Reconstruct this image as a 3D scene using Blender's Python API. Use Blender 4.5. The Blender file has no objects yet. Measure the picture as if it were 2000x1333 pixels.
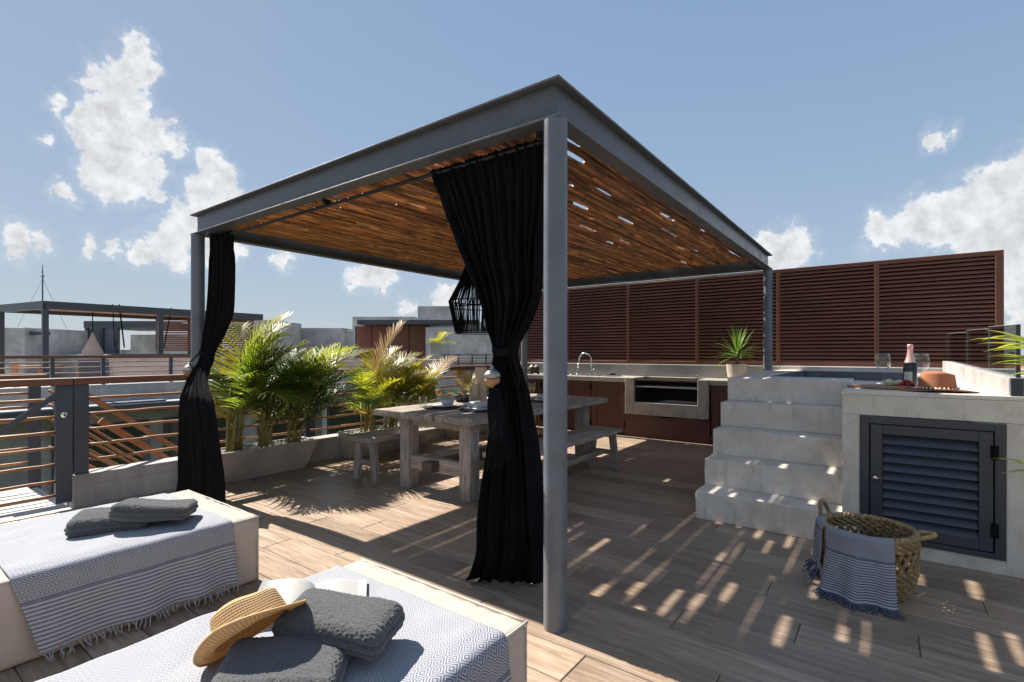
import bpy, bmesh, math, random
from mathutils import Vector, Matrix, Euler, noise
R = random.Random(11)
S = bpy.context.scene
C = S.collection
PI = math.pi
rad = math.radians

# ------------------------------------------------------------------ camera
cam = bpy.data.cameras.new('camera')
cam.lens = 17.856; cam.sensor_width = 36; cam.shift_y = 0.01175
cam.clip_start = 0.05; cam.clip_end = 6000
co = bpy.data.objects.new('camera', cam); C.objects.link(co)
co.location = (0, 0, 1.35); co.rotation_euler = (rad(90), 0, rad(36.55))
S.camera = co
# ------------------------------------------------------------------ exposure
S.view_settings.view_transform = 'Standard'; S.view_settings.look = 'None'
S.view_settings.exposure = 1.42; S.view_settings.gamma = 1
S.view_settings.use_curve_mapping = False
S.cycles.caustics_reflective = False
# ------------------------------------------------------------------ sky
CLOUDS = [(-1.278,0.449,0.0171,0.0169),(-1.288,0.422,0.0194,0.0198),(-1.297,0.39,0.0244,0.0256),(-1.269,0.421,0.02,0.0202),(-1.317,0.391,0.0186,0.02),(-1.329,0.392,0.0109,0.0119),(-1.279,0.373,0.0237,0.025),(-1.301,0.354,0.0308,0.0331),(-1.329,0.326,0.0207,0.0235),(-1.269,0.344,0.0268,0.0286),(-1.301,0.311,0.0255,0.0285),(-1.246,0.338,0.0207,0.0219),(-1.225,0.324,0.0127,0.0135),(-1.307,0.277,0.0266,0.0304),(-1.282,0.267,0.0263,0.0297),(-1.317,0.25,0.0136,0.0161),(-1.256,0.288,0.0163,0.018),(-1.174,0.314,0.0196,0.0202),(-1.159,0.285,0.0261,0.0271),(-1.186,0.257,0.0254,0.0272),(-1.144,0.267,0.0203,0.0212),(-1.204,0.222,0.0278,0.0306),(-1.182,0.204,0.0301,0.0328),(-1.232,0.178,0.0239,0.0274),(-1.266,0.16,0.0174,0.0206),(-1.159,0.182,0.0277,0.0303),(-1.218,0.159,0.02,0.0229),(-1.368,0.347,0.0113,0.0132),(-1.381,0.303,0.0077,0.0094),(-1.361,0.234,0.0103,0.0128),(-1.355,0.228,0.0081,0.0101),(-1.252,0.242,0.0088,0.0101),(-1.407,0.158,0.018,0.0239),(-1.383,0.16,0.0088,0.0115),(-1.33,0.156,0.009,0.0113),(-1.299,0.158,0.0076,0.0093),(-1.129,0.176,0.011,0.012),(-0.908,0.145,0.034,0.0241),(-0.932,0.136,0.0204,0.0158),(-0.875,0.141,0.0172,0.0142),(-1.06,0.17,0.0152,0.016),(-0.768,0.107,0.0258,0.0256),(-0.847,0.084,0.0155,0.0156),(-0.171,0.189,0.0175,0.019),(-0.139,0.18,0.0261,0.029),(-0.116,0.169,0.0135,0.0152),(-0.155,0.164,0.0188,0.0208),(0.059,0.317,0.0152,0.014),(-0.01,0.193,0.0221,0.0266),(0.016,0.197,0.0188,0.023),(0.041,0.205,0.0216,0.0269),(0.071,0.207,0.0228,0.0291),(0.099,0.22,0.0217,0.0282),(0.126,0.229,0.0226,0.0302),(0.149,0.241,0.0216,0.0293),(0.171,0.245,0.028,0.0389),(0.088,0.186,0.0243,0.0318),(0.121,0.181,0.0259,0.0352),(0.151,0.183,0.0291,0.0409),(0.059,0.183,0.0175,0.0223),(0.099,0.156,0.0238,0.0319),(0.136,0.136,0.0251,0.0352),(0.166,0.118,0.0282,0.0411),(0.144,0.093,0.0179,0.0255),(0.166,0.063,0.0237,0.0347),(0.139,0.065,0.0102,0.0143),(0.151,0.028,0.0148,0.0213),
  # further clouds out of view, the later ones added for fill light
  (0.5,0.2,0.09,0.05),(0.6,0.26,0.06,0.05),(1.2,0.12,0.1,0.04),(1.7,0.3,0.08,0.06),(2.2,0.16,0.12,0.05),(2.7,0.4,0.09,0.06),(-2.9,0.2,0.1,0.05),(-2.4,0.12,0.1,0.03),(-2.1,0.35,0.05,0.05),(-1.75,0.17,0.06,0.03),(0.9,0.42,0.1,0.07),(1.4,0.62,0.12,0.08),(2.0,0.55,0.1,0.07),(2.45,0.3,0.12,0.06),(3.0,0.6,0.14,0.09),(-2.7,0.45,0.12,0.07),(-2.2,0.7,0.14,0.09),(0.3,0.95,0.2,0.1),(1.9,1.0,0.25,0.1),(-2.6,1.05,0.25,0.1),(0.26,0.22,0.06,0.05),(0.25,0.12,0.06,0.05)]

def build_world():
    w = bpy.data.worlds.new('World'); S.world = w; w.use_nodes = True
    nt = w.node_tree; N = nt.nodes; L = nt.links
    bg = N['Background']; bg.inputs[1].default_value = 0.08
    sky = N.new('ShaderNodeTexSky'); sky.sky_type = 'NISHITA'; sky.sun_disc = False
    sky.sun_elevation = rad(46); sky.sun_rotation = rad(270)
    sky.air_density = 1.0; sky.dust_density = 1.0; sky.ozone_density = 1.0
    tc = N.new('ShaderNodeTexCoord')
    sep = N.new('ShaderNodeSeparateXYZ'); L.new(tc.outputs['Generated'], sep.inputs[0])
    def m(op, a, b=None, c=None):
        n = N.new('ShaderNodeMath'); n.operation = op
        for i, v in enumerate((a, b, c)):
            if v is None: continue
            if isinstance(v, (int, float)): n.inputs[i].default_value = v
            else: L.new(v, n.inputs[i])
        return n.outputs[0]
    az = m('ARCTAN2', sep.outputs[0], sep.outputs[1]); el = m('ARCSINE', sep.outputs[2])
    comb = N.new('ShaderNodeCombineXYZ'); L.new(az, comb.inputs[0]); L.new(el, comb.inputs[1])
    def nz(scale, detail, rough=.55):
        n = N.new('ShaderNodeTexNoise'); n.inputs['Scale'].default_value = scale
        n.inputs['Detail'].default_value = detail; n.inputs['Roughness'].default_value = rough
        L.new(tc.outputs['Generated'], n.inputs['Vector']); return n
    d1 = nz(26, 6, .62)
    sub = N.new('ShaderNodeVectorMath'); sub.operation = 'SUBTRACT'; L.new(d1.outputs['Color'], sub.inputs[0]); sub.inputs[1].default_value = (.5, .5, .5)
    sc = N.new('ShaderNodeVectorMath'); sc.operation = 'SCALE'; sc.inputs['Scale'].default_value = .062; L.new(sub.outputs[0], sc.inputs[0])
    pos = N.new('ShaderNodeVectorMath'); L.new(comb.outputs[0], pos.inputs[0]); L.new(sc.outputs[0], pos.inputs[1])
    acc = None
    for (a, e, sa, se) in CLOUDS:
        s = N.new('ShaderNodeVectorMath'); s.operation = 'SUBTRACT'; L.new(pos.outputs[0], s.inputs[0]); s.inputs[1].default_value = (a, e, 0)
        q = N.new('ShaderNodeVectorMath'); q.operation = 'MULTIPLY'; L.new(s.outputs[0], q.inputs[0])
        q.inputs[1].default_value = (1/(sa*1.36), 1/(se*1.36), 0)
        l = N.new('ShaderNodeVectorMath'); l.operation = 'LENGTH'; L.new(q.outputs[0], l.inputs[0])
        k = min(1.0, .40 + .6*(sa/.028))
        v = m('MULTIPLY_ADD', l.outputs['Value'], -1.0*k, k)
        acc = v if acc is None else m('SMOOTH_MAX', acc, v, .25)
    d2 = nz(38, 7, .55)
    d3 = nz(150, 6, .6)
    dens = m('ADD', acc, m('MULTIPLY_ADD', d2.outputs[0], 1.15, -.53))
    dens = m('ADD', dens, m('MULTIPLY_ADD', d3.outputs[0], .42, -.21))
    mr = N.new('ShaderNodeMapRange'); mr.interpolation_type = 'SMOOTHSTEP'; L.new(dens, mr.inputs[0])
    mr.inputs[1].default_value = .02; mr.inputs[2].default_value = .40
    mr.inputs[4].default_value = .97
    veil = N.new('ShaderNodeMapRange'); veil.interpolation_type = 'SMOOTHSTEP'; L.new(dens, veil.inputs[0])
    veil.inputs[1].default_value = -.40; veil.inputs[2].default_value = .2; veil.inputs[4].default_value = .14
    cover = m('MAXIMUM', mr.outputs[0], veil.outputs[0])
    # cloud tone: bright crowns, pale grey bodies
    ton = nz(30, 6, .6)
    ramp = N.new('ShaderNodeMapRange'); L.new(m('ADD', m('MULTIPLY', ton.outputs[0], .8), m('MULTIPLY', m('MINIMUM', dens, 1.0), .16)), ramp.inputs[0])
    ramp.inputs[1].default_value = .38; ramp.inputs[2].default_value = .66
    ramp.inputs[3].default_value = 4.5; ramp.inputs[4].default_value = 3.0
    cc = N.new('ShaderNodeCombineColor')
    L.new(m('MULTIPLY', ramp.outputs[0], .97), cc.inputs[0]); L.new(m('MULTIPLY', ramp.outputs[0], .985), cc.inputs[1]); L.new(m('MULTIPLY', ramp.outputs[0], 1.01), cc.inputs[2])
    hue = N.new('ShaderNodeMix'); hue.data_type = 'RGBA'; hue.blend_type = 'MULTIPLY'; hue.inputs[0].default_value = 1
    # soften the span from zenith to horizon (bright tropical haze)
    bw = N.new('ShaderNodeRGBToBW'); L.new(sky.outputs[0], bw.inputs[0])
    fac = m('DIVIDE', 1.95, m('MULTIPLY_ADD', bw.outputs[0], .44, 1.0))
    sc_ = N.new('ShaderNodeVectorMath'); sc_.operation = 'SCALE'; L.new(sky.outputs[0], sc_.inputs[0]); L.new(fac, sc_.inputs['Scale'])
    hs = N.new('ShaderNodeHueSaturation'); hs.inputs['Saturation'].default_value = .86; L.new(sc_.outputs[0], hs.inputs['Color'])
    L.new(hs.outputs[0], hue.inputs[6]); hue.inputs[7].default_value = (.92, .98, 1.03, 1)
    gt = m('EXPONENT', m('MULTIPLY', m('MAXIMUM', el, 0.0), -3.0))
    grad = N.new('ShaderNodeMix'); grad.data_type = 'RGBA'; L.new(gt, grad.inputs[0])
    grad.inputs[6].default_value = (.74, 1.30, 2.18, 1); grad.inputs[7].default_value = (2.4, 2.85, 3.3, 1)
    blend = N.new('ShaderNodeMix'); blend.data_type = 'RGBA'; blend.inputs[0].default_value = .74
    L.new(hue.outputs[2], blend.inputs[6]); L.new(grad.outputs[2], blend.inputs[7])
    mx = N.new('ShaderNodeMix'); mx.data_type = 'RGBA'; L.new(cover, mx.inputs[0])
    L.new(blend.outputs[2], mx.inputs[6]); L.new(cc.outputs[0], mx.inputs[7])
    L.new(mx.outputs[2], bg.inputs[0])
    w.cycles.sampling_method = 'MANUAL'; w.cycles.sample_map_resolution = 512
build_world()
# ------------------------------------------------------------------ sun
sd = bpy.data.lights.new('sun', 'SUN'); sd.energy = 4.0; sd.angle = rad(.55); sd.color = (1, .93, .83)
so = bpy.data.objects.new('sun', sd); C.objects.link(so); so.location = (-20, 0, 25)
so.rotation_euler = Vector((.965, .012, -1.0)).to_track_quat('-Z', 'Y').to_euler()

# ================================================================== helpers
class MB:
    def __init__(s): s.v = []; s.f = []; s.uv = None
    def add(s, vs, fs):
        o = len(s.v); s.v += [tuple(v) for v in vs]; s.f += [tuple(i+o for i in f) for f in fs]; return s
    def box(s, x0, x1, y0, y1, z0, z1):
        return s.add([(x0,y0,z0),(x1,y0,z0),(x1,y1,z0),(x0,y1,z0),(x0,y0,z1),(x1,y0,z1),(x1,y1,z1),(x0,y1,z1)],
                     [(3,2,1,0),(4,5,6,7),(0,1,5,4),(1,2,6,5),(2,3,7,6),(3,0,4,7)])
    def obox(s, c, size, rot=None):
        m = rot if rot is not None else Matrix.Identity(3)
        hx, hy, hz = (q/2 for q in size); c = Vector(c)
        vs = [c + m @ Vector((sx*hx, sy*hy, sz*hz)) for sz in (-1,1) for sx, sy in ((-1,-1),(1,-1),(1,1),(-1,1))]
        return s.add(vs, [(3,2,1,0),(4,5,6,7),(0,1,5,4),(1,2,6,5),(2,3,7,6),(3,0,4,7)])
    def beam(s, a, b, w, h):                       # square bar from a to b
        a = Vector(a); b = Vector(b); d = (b-a)
        q = d.to_track_quat('Y', 'Z').to_matrix()
        return s.obox((a+b)/2, (w, d.length, h), q)
    def tube(s, path, r, n=8, cap=True, closed=False, sq=1.0):
        P = [Vector(p) for p in path]; k = len(P)
        rr = r if isinstance(r, (list, tuple)) else [r]*k
        o = len(s.v); up = None
        for i, p in enumerate(P):
            if closed: t = P[(i+1) % k]-P[i-1]
            else: t = P[min(i+1, k-1)]-P[max(i-1, 0)]
            if t.length < 1e-9: t = Vector((0,0,1))
            t.normalize()
            if up is None:
                up = Vector((0,0,1)) if abs(t.z) < .9 else Vector((1,0,0))
            up = up - t*up.dot(t)
            if up.length < 1e-6: up = t.orthogonal()
            up.normalize(); sd_ = t.cross(up)
            for j in range(n):
                a = 2*PI*j/n
                s.v.append(tuple(p + (up*math.cos(a)*sq + sd_*math.sin(a))*rr[i]))
        m = k if closed else k-1
        for i in range(m):
            a = o+i*n; b = o+((i+1) % k)*n
            for j in range(n):
                j2 = (j+1) % n
                s.f.append((a+j, a+j2, b+j2, b+j))
        if cap and not closed:
            s.f.append(tuple(o+j for j in reversed(range(n)))); s.f.append(tuple(o+(k-1)*n+j for j in range(n)))
        return s
    def lathe(s, prof, n=24, c=(0,0,0), m=None, cap=True):
        o = len(s.v); c = Vector(c)
        for (r, z) in prof:
            for j in range(n):
                a = 2*PI*j/n; v = Vector((r*math.cos(a), r*math.sin(a), z))
                if m is not None: v = m @ v
                s.v.append(tuple(c+v))
        k = len(prof)
        for i in range(k-1):
            for j in range(n):
                j2 = (j+1) % n
                s.f.append((o+i*n+j, o+i*n+j2, o+(i+1)*n+j2, o+(i+1)*n+j))
        if cap:
            if prof[0][0] > 1e-4: s.f.append(tuple(o+j for j in reversed(range(n))))
            if prof[-1][0] > 1e-4: s.f.append(tuple(o+(k-1)*n+j for j in range(n)))
        return s
    def grid(s, fn, nu, nv, uvf=None):
        o = len(s.v)
        for j in range(nv+1):
            for i in range(nu+1):
                s.v.append(tuple(fn(i/nu, j/nv)))
                if uvf:
                    if s.uv is None: s.uv = []
                    s.uv.append(uvf(i/nu, j/nv))
        w = nu+1
        for j in range(nv):
            for i in range(nu):
                a = o+j*w+i; s.f.append((a, a+1, a+1+w, a+w))
        return s

def setmat(me, mats):
    for m in (mats if isinstance(mats, (list, tuple)) else [mats]): me.materials.append(m)

def mesh_of(name, mb, mat, smooth=False, bevel=0, thick=0, seg=1):
    me = bpy.data.meshes.new(name); me.from_pydata(mb.v, [], mb.f); setmat(me, mat)
    if mb.uv:
        ul = me.uv_layers.new(name='uv')
        vi = [0]*len(me.loops); me.loops.foreach_get('vertex_index', vi)
        flat = []
        for i in vi: flat += mb.uv[i]
        ul.data.foreach_set('uv', flat)
    if bevel:
        bm = bmesh.new(); bm.from_mesh(me)
        es = [e for e in bm.edges if len(e.link_faces) == 2 and e.calc_face_angle(0) > .6]
        bmesh.ops.bevel(bm, geom=es, offset=bevel, segments=seg, affect='EDGES', profile=.6, clamp_overlap=True)
        bm.to_mesh(me); bm.free()
    if smooth:
        me.polygons.foreach_set('use_smooth', [True]*len(me.polygons))
        if smooth != 'all':
            try: me.set_sharp_from_angle(angle=rad(40))
            except Exception: pass
    me.update()
    return me

def put(name, me, parent=None, loc=None):
    o = bpy.data.objects.new(name, me); C.objects.link(o)
    if loc is not None: o.location = loc
    if parent is not None:
        o.parent = parent
        if parent.type == 'EMPTY': o.matrix_parent_inverse = Matrix.Translation(parent.location).inverted()
    return o

def part(name, mb, mat, parent=None, smooth=False, bevel=0, seg=1, label=None, kind=None):
    o = put(name, mesh_of(name, mb, mat, smooth, bevel, seg=seg), parent)
    if label: o['label'] = label
    if kind: o['kind'] = kind
    return o

def thing(name, label, cat, loc=(0,0,0), group=None):
    o = bpy.data.objects.new(name, None); C.objects.link(o); o.location = loc
    o.empty_display_size = .1
    o['label'] = label; o['category'] = cat
    if group: o['group'] = group
    return o

def tag(o, label, cat, group=None):
    o['label'] = label; o['category'] = cat
    if group: o['group'] = group
    return o

def struct(name, mb, mat, **k):
    o = part(name, mb, mat, **k); o['kind'] = 'structure'; return o

KIDS = {}
def copy_tree(o, delta, label=None, parent=None):
    """copy a thing with its parts and sub-parts, moved by delta"""
    c = o.copy(); C.objects.link(c)
    if parent is None:
        c.location = Vector(o.location)+Vector(delta)
        if label: c['label'] = label
    else: c.parent = parent
    for ch in list(o.children): copy_tree(ch, delta, None, c)
    return c

def solid(o, t):
    md = o.modifiers.new('thickness', 'SOLIDIFY'); md.thickness = t; md.offset = 0; return o

def rounded(x0, x1, y0, y1, z0, z1, r, nx, ny, nz, disp=None):
    """box with rounded edges on a fine grid; disp(p, normal) moves points"""
    mb = MB(); idx = {}
    cx, cy, cz = (x0+x1)/2, (y0+y1)/2, (z0+z1)/2
    def v(i, j, k):
        key = (i, j, k)
        if key in idx: return idx[key]
        p = Vector((x0+(x1-x0)*i/nx, y0+(y1-y0)*j/ny, z0+(z1-z0)*k/nz))
        q = Vector((min(max(p.x, x0+r), x1-r), min(max(p.y, y0+r), y1-r), min(max(p.z, z0+r), z1-r)))
        d = p-q
        n = d.normalized() if d.length > 1e-7 else Vector((0,0,1))
        p = q+n*r if d.length > 1e-7 else p
        if disp: p = disp(p, n)
        idx[key] = len(mb.v); mb.v.append(tuple(p)); return idx[key]
    for i in range(nx):
        for j in range(ny):
            mb.f.append((v(i,j,nz), v(i+1,j,nz), v(i+1,j+1,nz), v(i,j+1,nz)))
            mb.f.append((v(i,j,0), v(i,j+1,0), v(i+1,j+1,0), v(i+1,j,0)))
    for i in range(nx):
        for k in range(nz):
            mb.f.append((v(i,0,k), v(i+1,0,k), v(i+1,0,k+1), v(i,0,k+1)))
            mb.f.append((v(i,ny,k), v(i,ny,k+1), v(i+1,ny,k+1), v(i+1,ny,k)))
    for j in range(ny):
        for k in range(nz):
            mb.f.append((v(0,j,k), v(0,j,k+1), v(0,j+1,k+1), v(0,j+1,k)))
            mb.f.append((v(nx,j,k), v(nx,j+1,k), v(nx,j+1,k+1), v(nx,j,k+1)))
    return mb

def interp(rows, t):
    """piecewise smooth interpolation of rows [(key, a, b, ...)] on key"""
    up = rows[0][0] < rows[-1][0]
    for i in range(len(rows)-1):
        a, b = rows[i], rows[i+1]
        if (a[0] <= t <= b[0]) or (b[0] <= t <= a[0]):
            u = (t-a[0])/(b[0]-a[0]); p0 = rows[max(i-1, 0)]; p3 = rows[min(i+2, len(rows)-1)]
            out = []
            for k in range(1, len(a)):
                m1 = (b[k]-p0[k])/2; m2 = (p3[k]-a[k])/2
                u2 = u*u; u3 = u2*u
                out.append((2*u3-3*u2+1)*a[k]+(u3-2*u2+u)*m1+(-2*u3+3*u2)*b[k]+(u3-u2)*m2)
            return out
    return list((rows[0] if (t < rows[0][0]) == up else rows[-1])[1:])

# ================================================================== materials
def base_mat(name):
    m = bpy.data.materials.new(name); m.use_nodes = True
    nt = m.node_tree; return m, nt, nt.nodes, nt.links, nt.nodes['Principled BSDF']

def mixrgb(N, L, fac, a, b, mode='MIX'):
    n = N.new('ShaderNodeMix'); n.data_type = 'RGBA'; n.blend_type = mode
    for sock, v in ((n.inputs[0], fac), (n.inputs[6], a), (n.inputs[7], b)):
        if isinstance(v, (int, float)): sock.default_value = v
        elif isinstance(v, tuple): sock.default_value = v if len(v) == 4 else (*v, 1)
        else: L.new(v, sock)
    return n.outputs[2]

def noise_node(N, L, vec, scale, detail=4, rough=.55, dist=0):
    n = N.new('ShaderNodeTexNoise'); n.inputs['Scale'].default_value = scale
    n.inputs['Detail'].default_value = detail; n.inputs['Roughness'].default_value = rough
    n.inputs['Distortion'].default_value = dist
    L.new(vec, n.inputs['Vector']); return n.outputs[0]

def maprange(N, L, v, a, b, c=0., d=1.):
    n = N.new('ShaderNodeMapRange'); L.new(v, n.inputs[0])
    for i, q in zip((1,2,3,4), (a,b,c,d)): n.inputs[i].default_value = q
    return n.outputs[0]

def math_node(N, L, op, a, b=None, c=None):
    n = N.new('ShaderNodeMath'); n.operation = op
    for i, v in enumerate((a, b, c)):
        if v is None: continue
        if isinstance(v, (int, float)): n.inputs[i].default_value = v
        else: L.new(v, n.inputs[i])
    return n.outputs[0]

def coords(N, L, stretch=(1,1,1), rnd=True, kind='Object'):
    tc = N.new('ShaderNodeTexCoord'); mp = N.new('ShaderNodeMapping'); mp.inputs['Scale'].default_value = stretch
    L.new(tc.outputs[kind], mp.inputs[0])
    oi = N.new('ShaderNodeObjectInfo')
    if not rnd: return mp.outputs[0], oi.outputs['Random']
    ad = N.new('ShaderNodeVectorMath'); L.new(mp.outputs[0], ad.inputs[0])
    sc = N.new('ShaderNodeVectorMath'); sc.operation = 'SCALE'; sc.inputs[0].default_value = (37., 53., 71.); L.new(oi.outputs['Random'], sc.inputs['Scale'])
    L.new(sc.outputs[0], ad.inputs[1])
    return ad.outputs[0], oi.outputs['Random']

def bump(N, L, h, strength, dist, bsdf):
    b = N.new('ShaderNodeBump'); b.inputs['Strength'].default_value = strength; b.inputs['Distance'].default_value = dist
    L.new(h, b.inputs['Height']); L.new(b.outputs[0], bsdf.inputs['Normal'])

def mat(name, col, rough=.6, var=.12, scale=6, detail=4, bmp=0, bscale=60, metal=0, stretch=(1,1,1), rnd=.1, col2=None, spec=.5, rvar=.0):
    m, nt, N, L, B = base_mat(name)
    v, r = coords(N, L, stretch)
    n1 = noise_node(N, L, v, scale, detail)
    f = maprange(N, L, n1, .3, .7)
    lo = tuple(c*(1-var) for c in col); hi = col2 if col2 else tuple(min(1, c*(1+var)) for c in col)
    c = mixrgb(N, L, f, lo, hi)
    if rnd:
        k = maprange(N, L, r, 0, 1, 1-rnd, 1+rnd)
        cc = N.new('ShaderNodeCombineColor')
        for i in range(3): L.new(k, cc.inputs[i])
        c = mixrgb(N, L, 1., c, cc.outputs[0], 'MULTIPLY')
    L.new(c, B.inputs['Base Color'])
    B.inputs['Roughness'].default_value = rough; B.inputs['Metallic'].default_value = metal
    B.inputs['Specular IOR Level'].default_value = spec
    if rvar: L.new(maprange(N, L, n1, .3, .7, rough-rvar, rough+rvar), B.inputs['Roughness'])
    if bmp: bump(N, L, noise_node(N, L, v, bscale, 4, .6), bmp, .01, B)
    return m

def m_plank():
    m, nt, N, L, B = base_mat('wood_plank_tile')
    v, r = coords(N, L, (1.2, 14, 14))
    g = noise_node(N, L, v, 2.2, 7, .62, .8)
    v2, _ = coords(N, L, (2.5, 90, 90))
    g2 = noise_node(N, L, v2, 1.6, 4, .6)
    v3, _ = coords(N, L, (1, 1, 1), rnd=False)
    big = noise_node(N, L, v3, 1.3, 3)
    c = mixrgb(N, L, maprange(N, L, g, .36, .68), (.275, .19, .133), (.455, .35, .258))
    c = mixrgb(N, L, maprange(N, L, g2, .45, .75, 0, .45), c, (.16, .11, .078))
    k = maprange(N, L, r, 0, 1, .74, 1.18)
    cc = N.new('ShaderNodeCombineColor')
    for i in range(3): L.new(k, cc.inputs[i])
    c = mixrgb(N, L, 1., c, cc.outputs[0], 'MULTIPLY')
    c = mixrgb(N, L, maprange(N, L, big, .5, .72, 0, .25), c, (.40, .35, .30))
    L.new(c, B.inputs['Base Color'])
    L.new(maprange(N, L, g, .3, .7, .34, .52), B.inputs['Roughness'])
    bump(N, L, g2, .12, .004, B)
    return m

def m_concrete(name, col, boards=0, stain=.35, axis=2):
    m, nt, N, L, B = base_mat(name)
    v, r = coords(N, L, (1,1,1))
    a = noise_node(N, L, v, 1.7, 6, .6); b = noise_node(N, L, v, 9, 5, .65); d = noise_node(N, L, v, 70, 3, .6)
    vs, _ = coords(N, L, (7, 7, .7)); st = noise_node(N, L, vs, 1.3, 5, .65)
    lo = tuple(c*.62 for c in col); hi = tuple(min(1, c*1.2) for c in col)
    c = mixrgb(N, L, maprange(N, L, a, .3, .7), lo, hi)
    c = mixrgb(N, L, maprange(N, L, b, .42, .72, 0, .35), c, tuple(q*.6 for q in col))
    c = mixrgb(N, L, maprange(N, L, st, .52, .75, 0, stain), c, tuple(q*.45 for q in col))
    h = math_node(N, L, 'ADD', math_node(N, L, 'MULTIPLY', b, .6), math_node(N, L, 'MULTIPLY', d, .5))
    if boards:
        tc = N.new('ShaderNodeTexCoord'); sp = N.new('ShaderNodeSeparateXYZ'); L.new(tc.outputs['Object'], sp.inputs[0])
        fz = math_node(N, L, 'FRACT', math_node(N, L, 'MULTIPLY', sp.outputs[axis], 1/boards))
        ln = math_node(N, L, 'LESS_THAN', fz, .06)
        c = mixrgb(N, L, math_node(N, L, 'MULTIPLY', ln, .35), c, tuple(q*.5 for q in col))
    L.new(c, B.inputs['Base Color']); B.inputs['Roughness'].default_value = .82
    bump(N, L, h, .25, .01, B)
    return m

def m_stone():
    m, nt, N, L, B = base_mat('honed_travertine')
    v, r = coords(N, L, (1, 1, 1))
    w = noise_node(N, L, v, 1.4, 5, .6, 1.6); b = noise_node(N, L, v, 5.5, 7, .68, .8); d = noise_node(N, L, v, 38, 5, .7)
    vs, _ = coords(N, L, (3.4, 2, 1.0)); vein = noise_node(N, L, vs, 1.6, 6, .6, 2.4)
    c = mixrgb(N, L, maprange(N, L, w, .3, .7), (.60, .545, .475), (.74, .68, .60))
    c = mixrgb(N, L, maprange(N, L, b, .46, .66, 0, .6), c, (.80, .745, .67))
    c = mixrgb(N, L, maprange(N, L, b, .46, .28, 0, .6), c, (.50, .445, .38))
    c = mixrgb(N, L, maprange(N, L, vein, .54, .66, 0, .5), c, (.48, .42, .35))
    c = mixrgb(N, L, maprange(N, L, d, .60, .72, 0, .55), c, (.36, .32, .28))
    L.new(c, B.inputs['Base Color']); B.inputs['Roughness'].default_value = .5
    bump(N, L, d, .10, .004, B)
    return m

def m_oldwood(name, lo, hi, stretch, cracks=True):
    m, nt, N, L, B = base_mat(name)
    v, r = coords(N, L, stretch)
    g = noise_node(N, L, v, 2.2, 8, .66, .6)
    v2, _ = coords(N, L, tuple(s*3 for s in stretch)); g2 = noise_node(N, L, v2, 2.3, 5, .6)
    v3, _ = coords(N, L, (1,1,1)); pt = noise_node(N, L, v3, 4, 4)
    c = mixrgb(N, L, maprange(N, L, g, .34, .68), lo, hi)
    c = mixrgb(N, L, maprange(N, L, g2, .56, .68, 0, .75), c, tuple(q*.22 for q in lo))
    c = mixrgb(N, L, maprange(N, L, pt, .5, .75, 0, .45), c, tuple(q*.55 for q in lo))
    k = maprange(N, L, r, 0, 1, .82, 1.18); cc = N.new('ShaderNodeCombineColor')
    for i in range(3): L.new(k, cc.inputs[i])
    c = mixrgb(N, L, 1., c, cc.outputs[0], 'MULTIPLY')
    L.new(c, B.inputs['Base Color']); B.inputs['Roughness'].default_value = .8
    bump(N, L, math_node(N, L, 'ADD', g, math_node(N, L, 'MULTIPLY', g2, .6)), .5, .008, B)
    return m

def m_cane():
    m, nt, N, L, B = base_mat('cane_bark')
    v, r = coords(N, L, (10, 1.3, 10))
    g = noise_node(N, L, v, 2.0, 6, .65)
    v2, _ = coords(N, L, (1, 1, 1)); p = noise_node(N, L, v2, 3.5, 3)
    c = mixrgb(N, L, maprange(N, L, g, .34, .66), (.15, .06, .024), (.66, .305, .11))
    c = mixrgb(N, L, maprange(N, L, p, .50, .66, 0, .75), c, (.06, .03, .016))
    k = maprange(N, L, r, 0, 1, .3, 1.6); cc = N.new('ShaderNodeCombineColor')
    for i in range(3): L.new(k, cc.inputs[i])
    c = mixrgb(N, L, 1., c, cc.outputs[0], 'MULTIPLY')
    L.new(c, B.inputs['Base Color']); B.inputs['Roughness'].default_value = .55
    bump(N, L, g, .5, .006, B)
    return m

def m_leaf(name, c1, c2, c3, tint=None):
    m, nt, N, L, B = base_mat(name)
    v, r = coords(N, L, (1,1,1))
    n1 = noise_node(N, L, v, 9, 3)
    c = mixrgb(N, L, maprange(N, L, r, .1, .9), c1, c2)
    c = mixrgb(N, L, maprange(N, L, n1, .5, .72, 0, .8), c, c3)
    if tint:                                              # dry tips: UV.x runs from stalk to tip
        tc = N.new('ShaderNodeTexCoord'); sp = N.new('ShaderNodeSeparateXYZ'); L.new(tc.outputs['UV'], sp.inputs[0])
        c = mixrgb(N, L, maprange(N, L, sp.outputs[0], .55, 1.05, 0, 1), c, tint)
    B.inputs['Roughness'].default_value = .42
    L.new(c, B.inputs['Base Color'])
    tr = N.new('ShaderNodeBsdfTranslucent')
    ct = mixrgb(N, L, 1., c, (2.1, 1.9, .75), 'MULTIPLY'); L.new(ct, tr.inputs[0])
    ms = N.new('ShaderNodeMixShader'); ms.inputs[0].default_value = .5
    L.new(B.outputs[0], ms.inputs[1]); L.new(tr.outputs[0], ms.inputs[2])
    L.new(ms.outputs[0], N['Material Output'].inputs[0])
    return m

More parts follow.
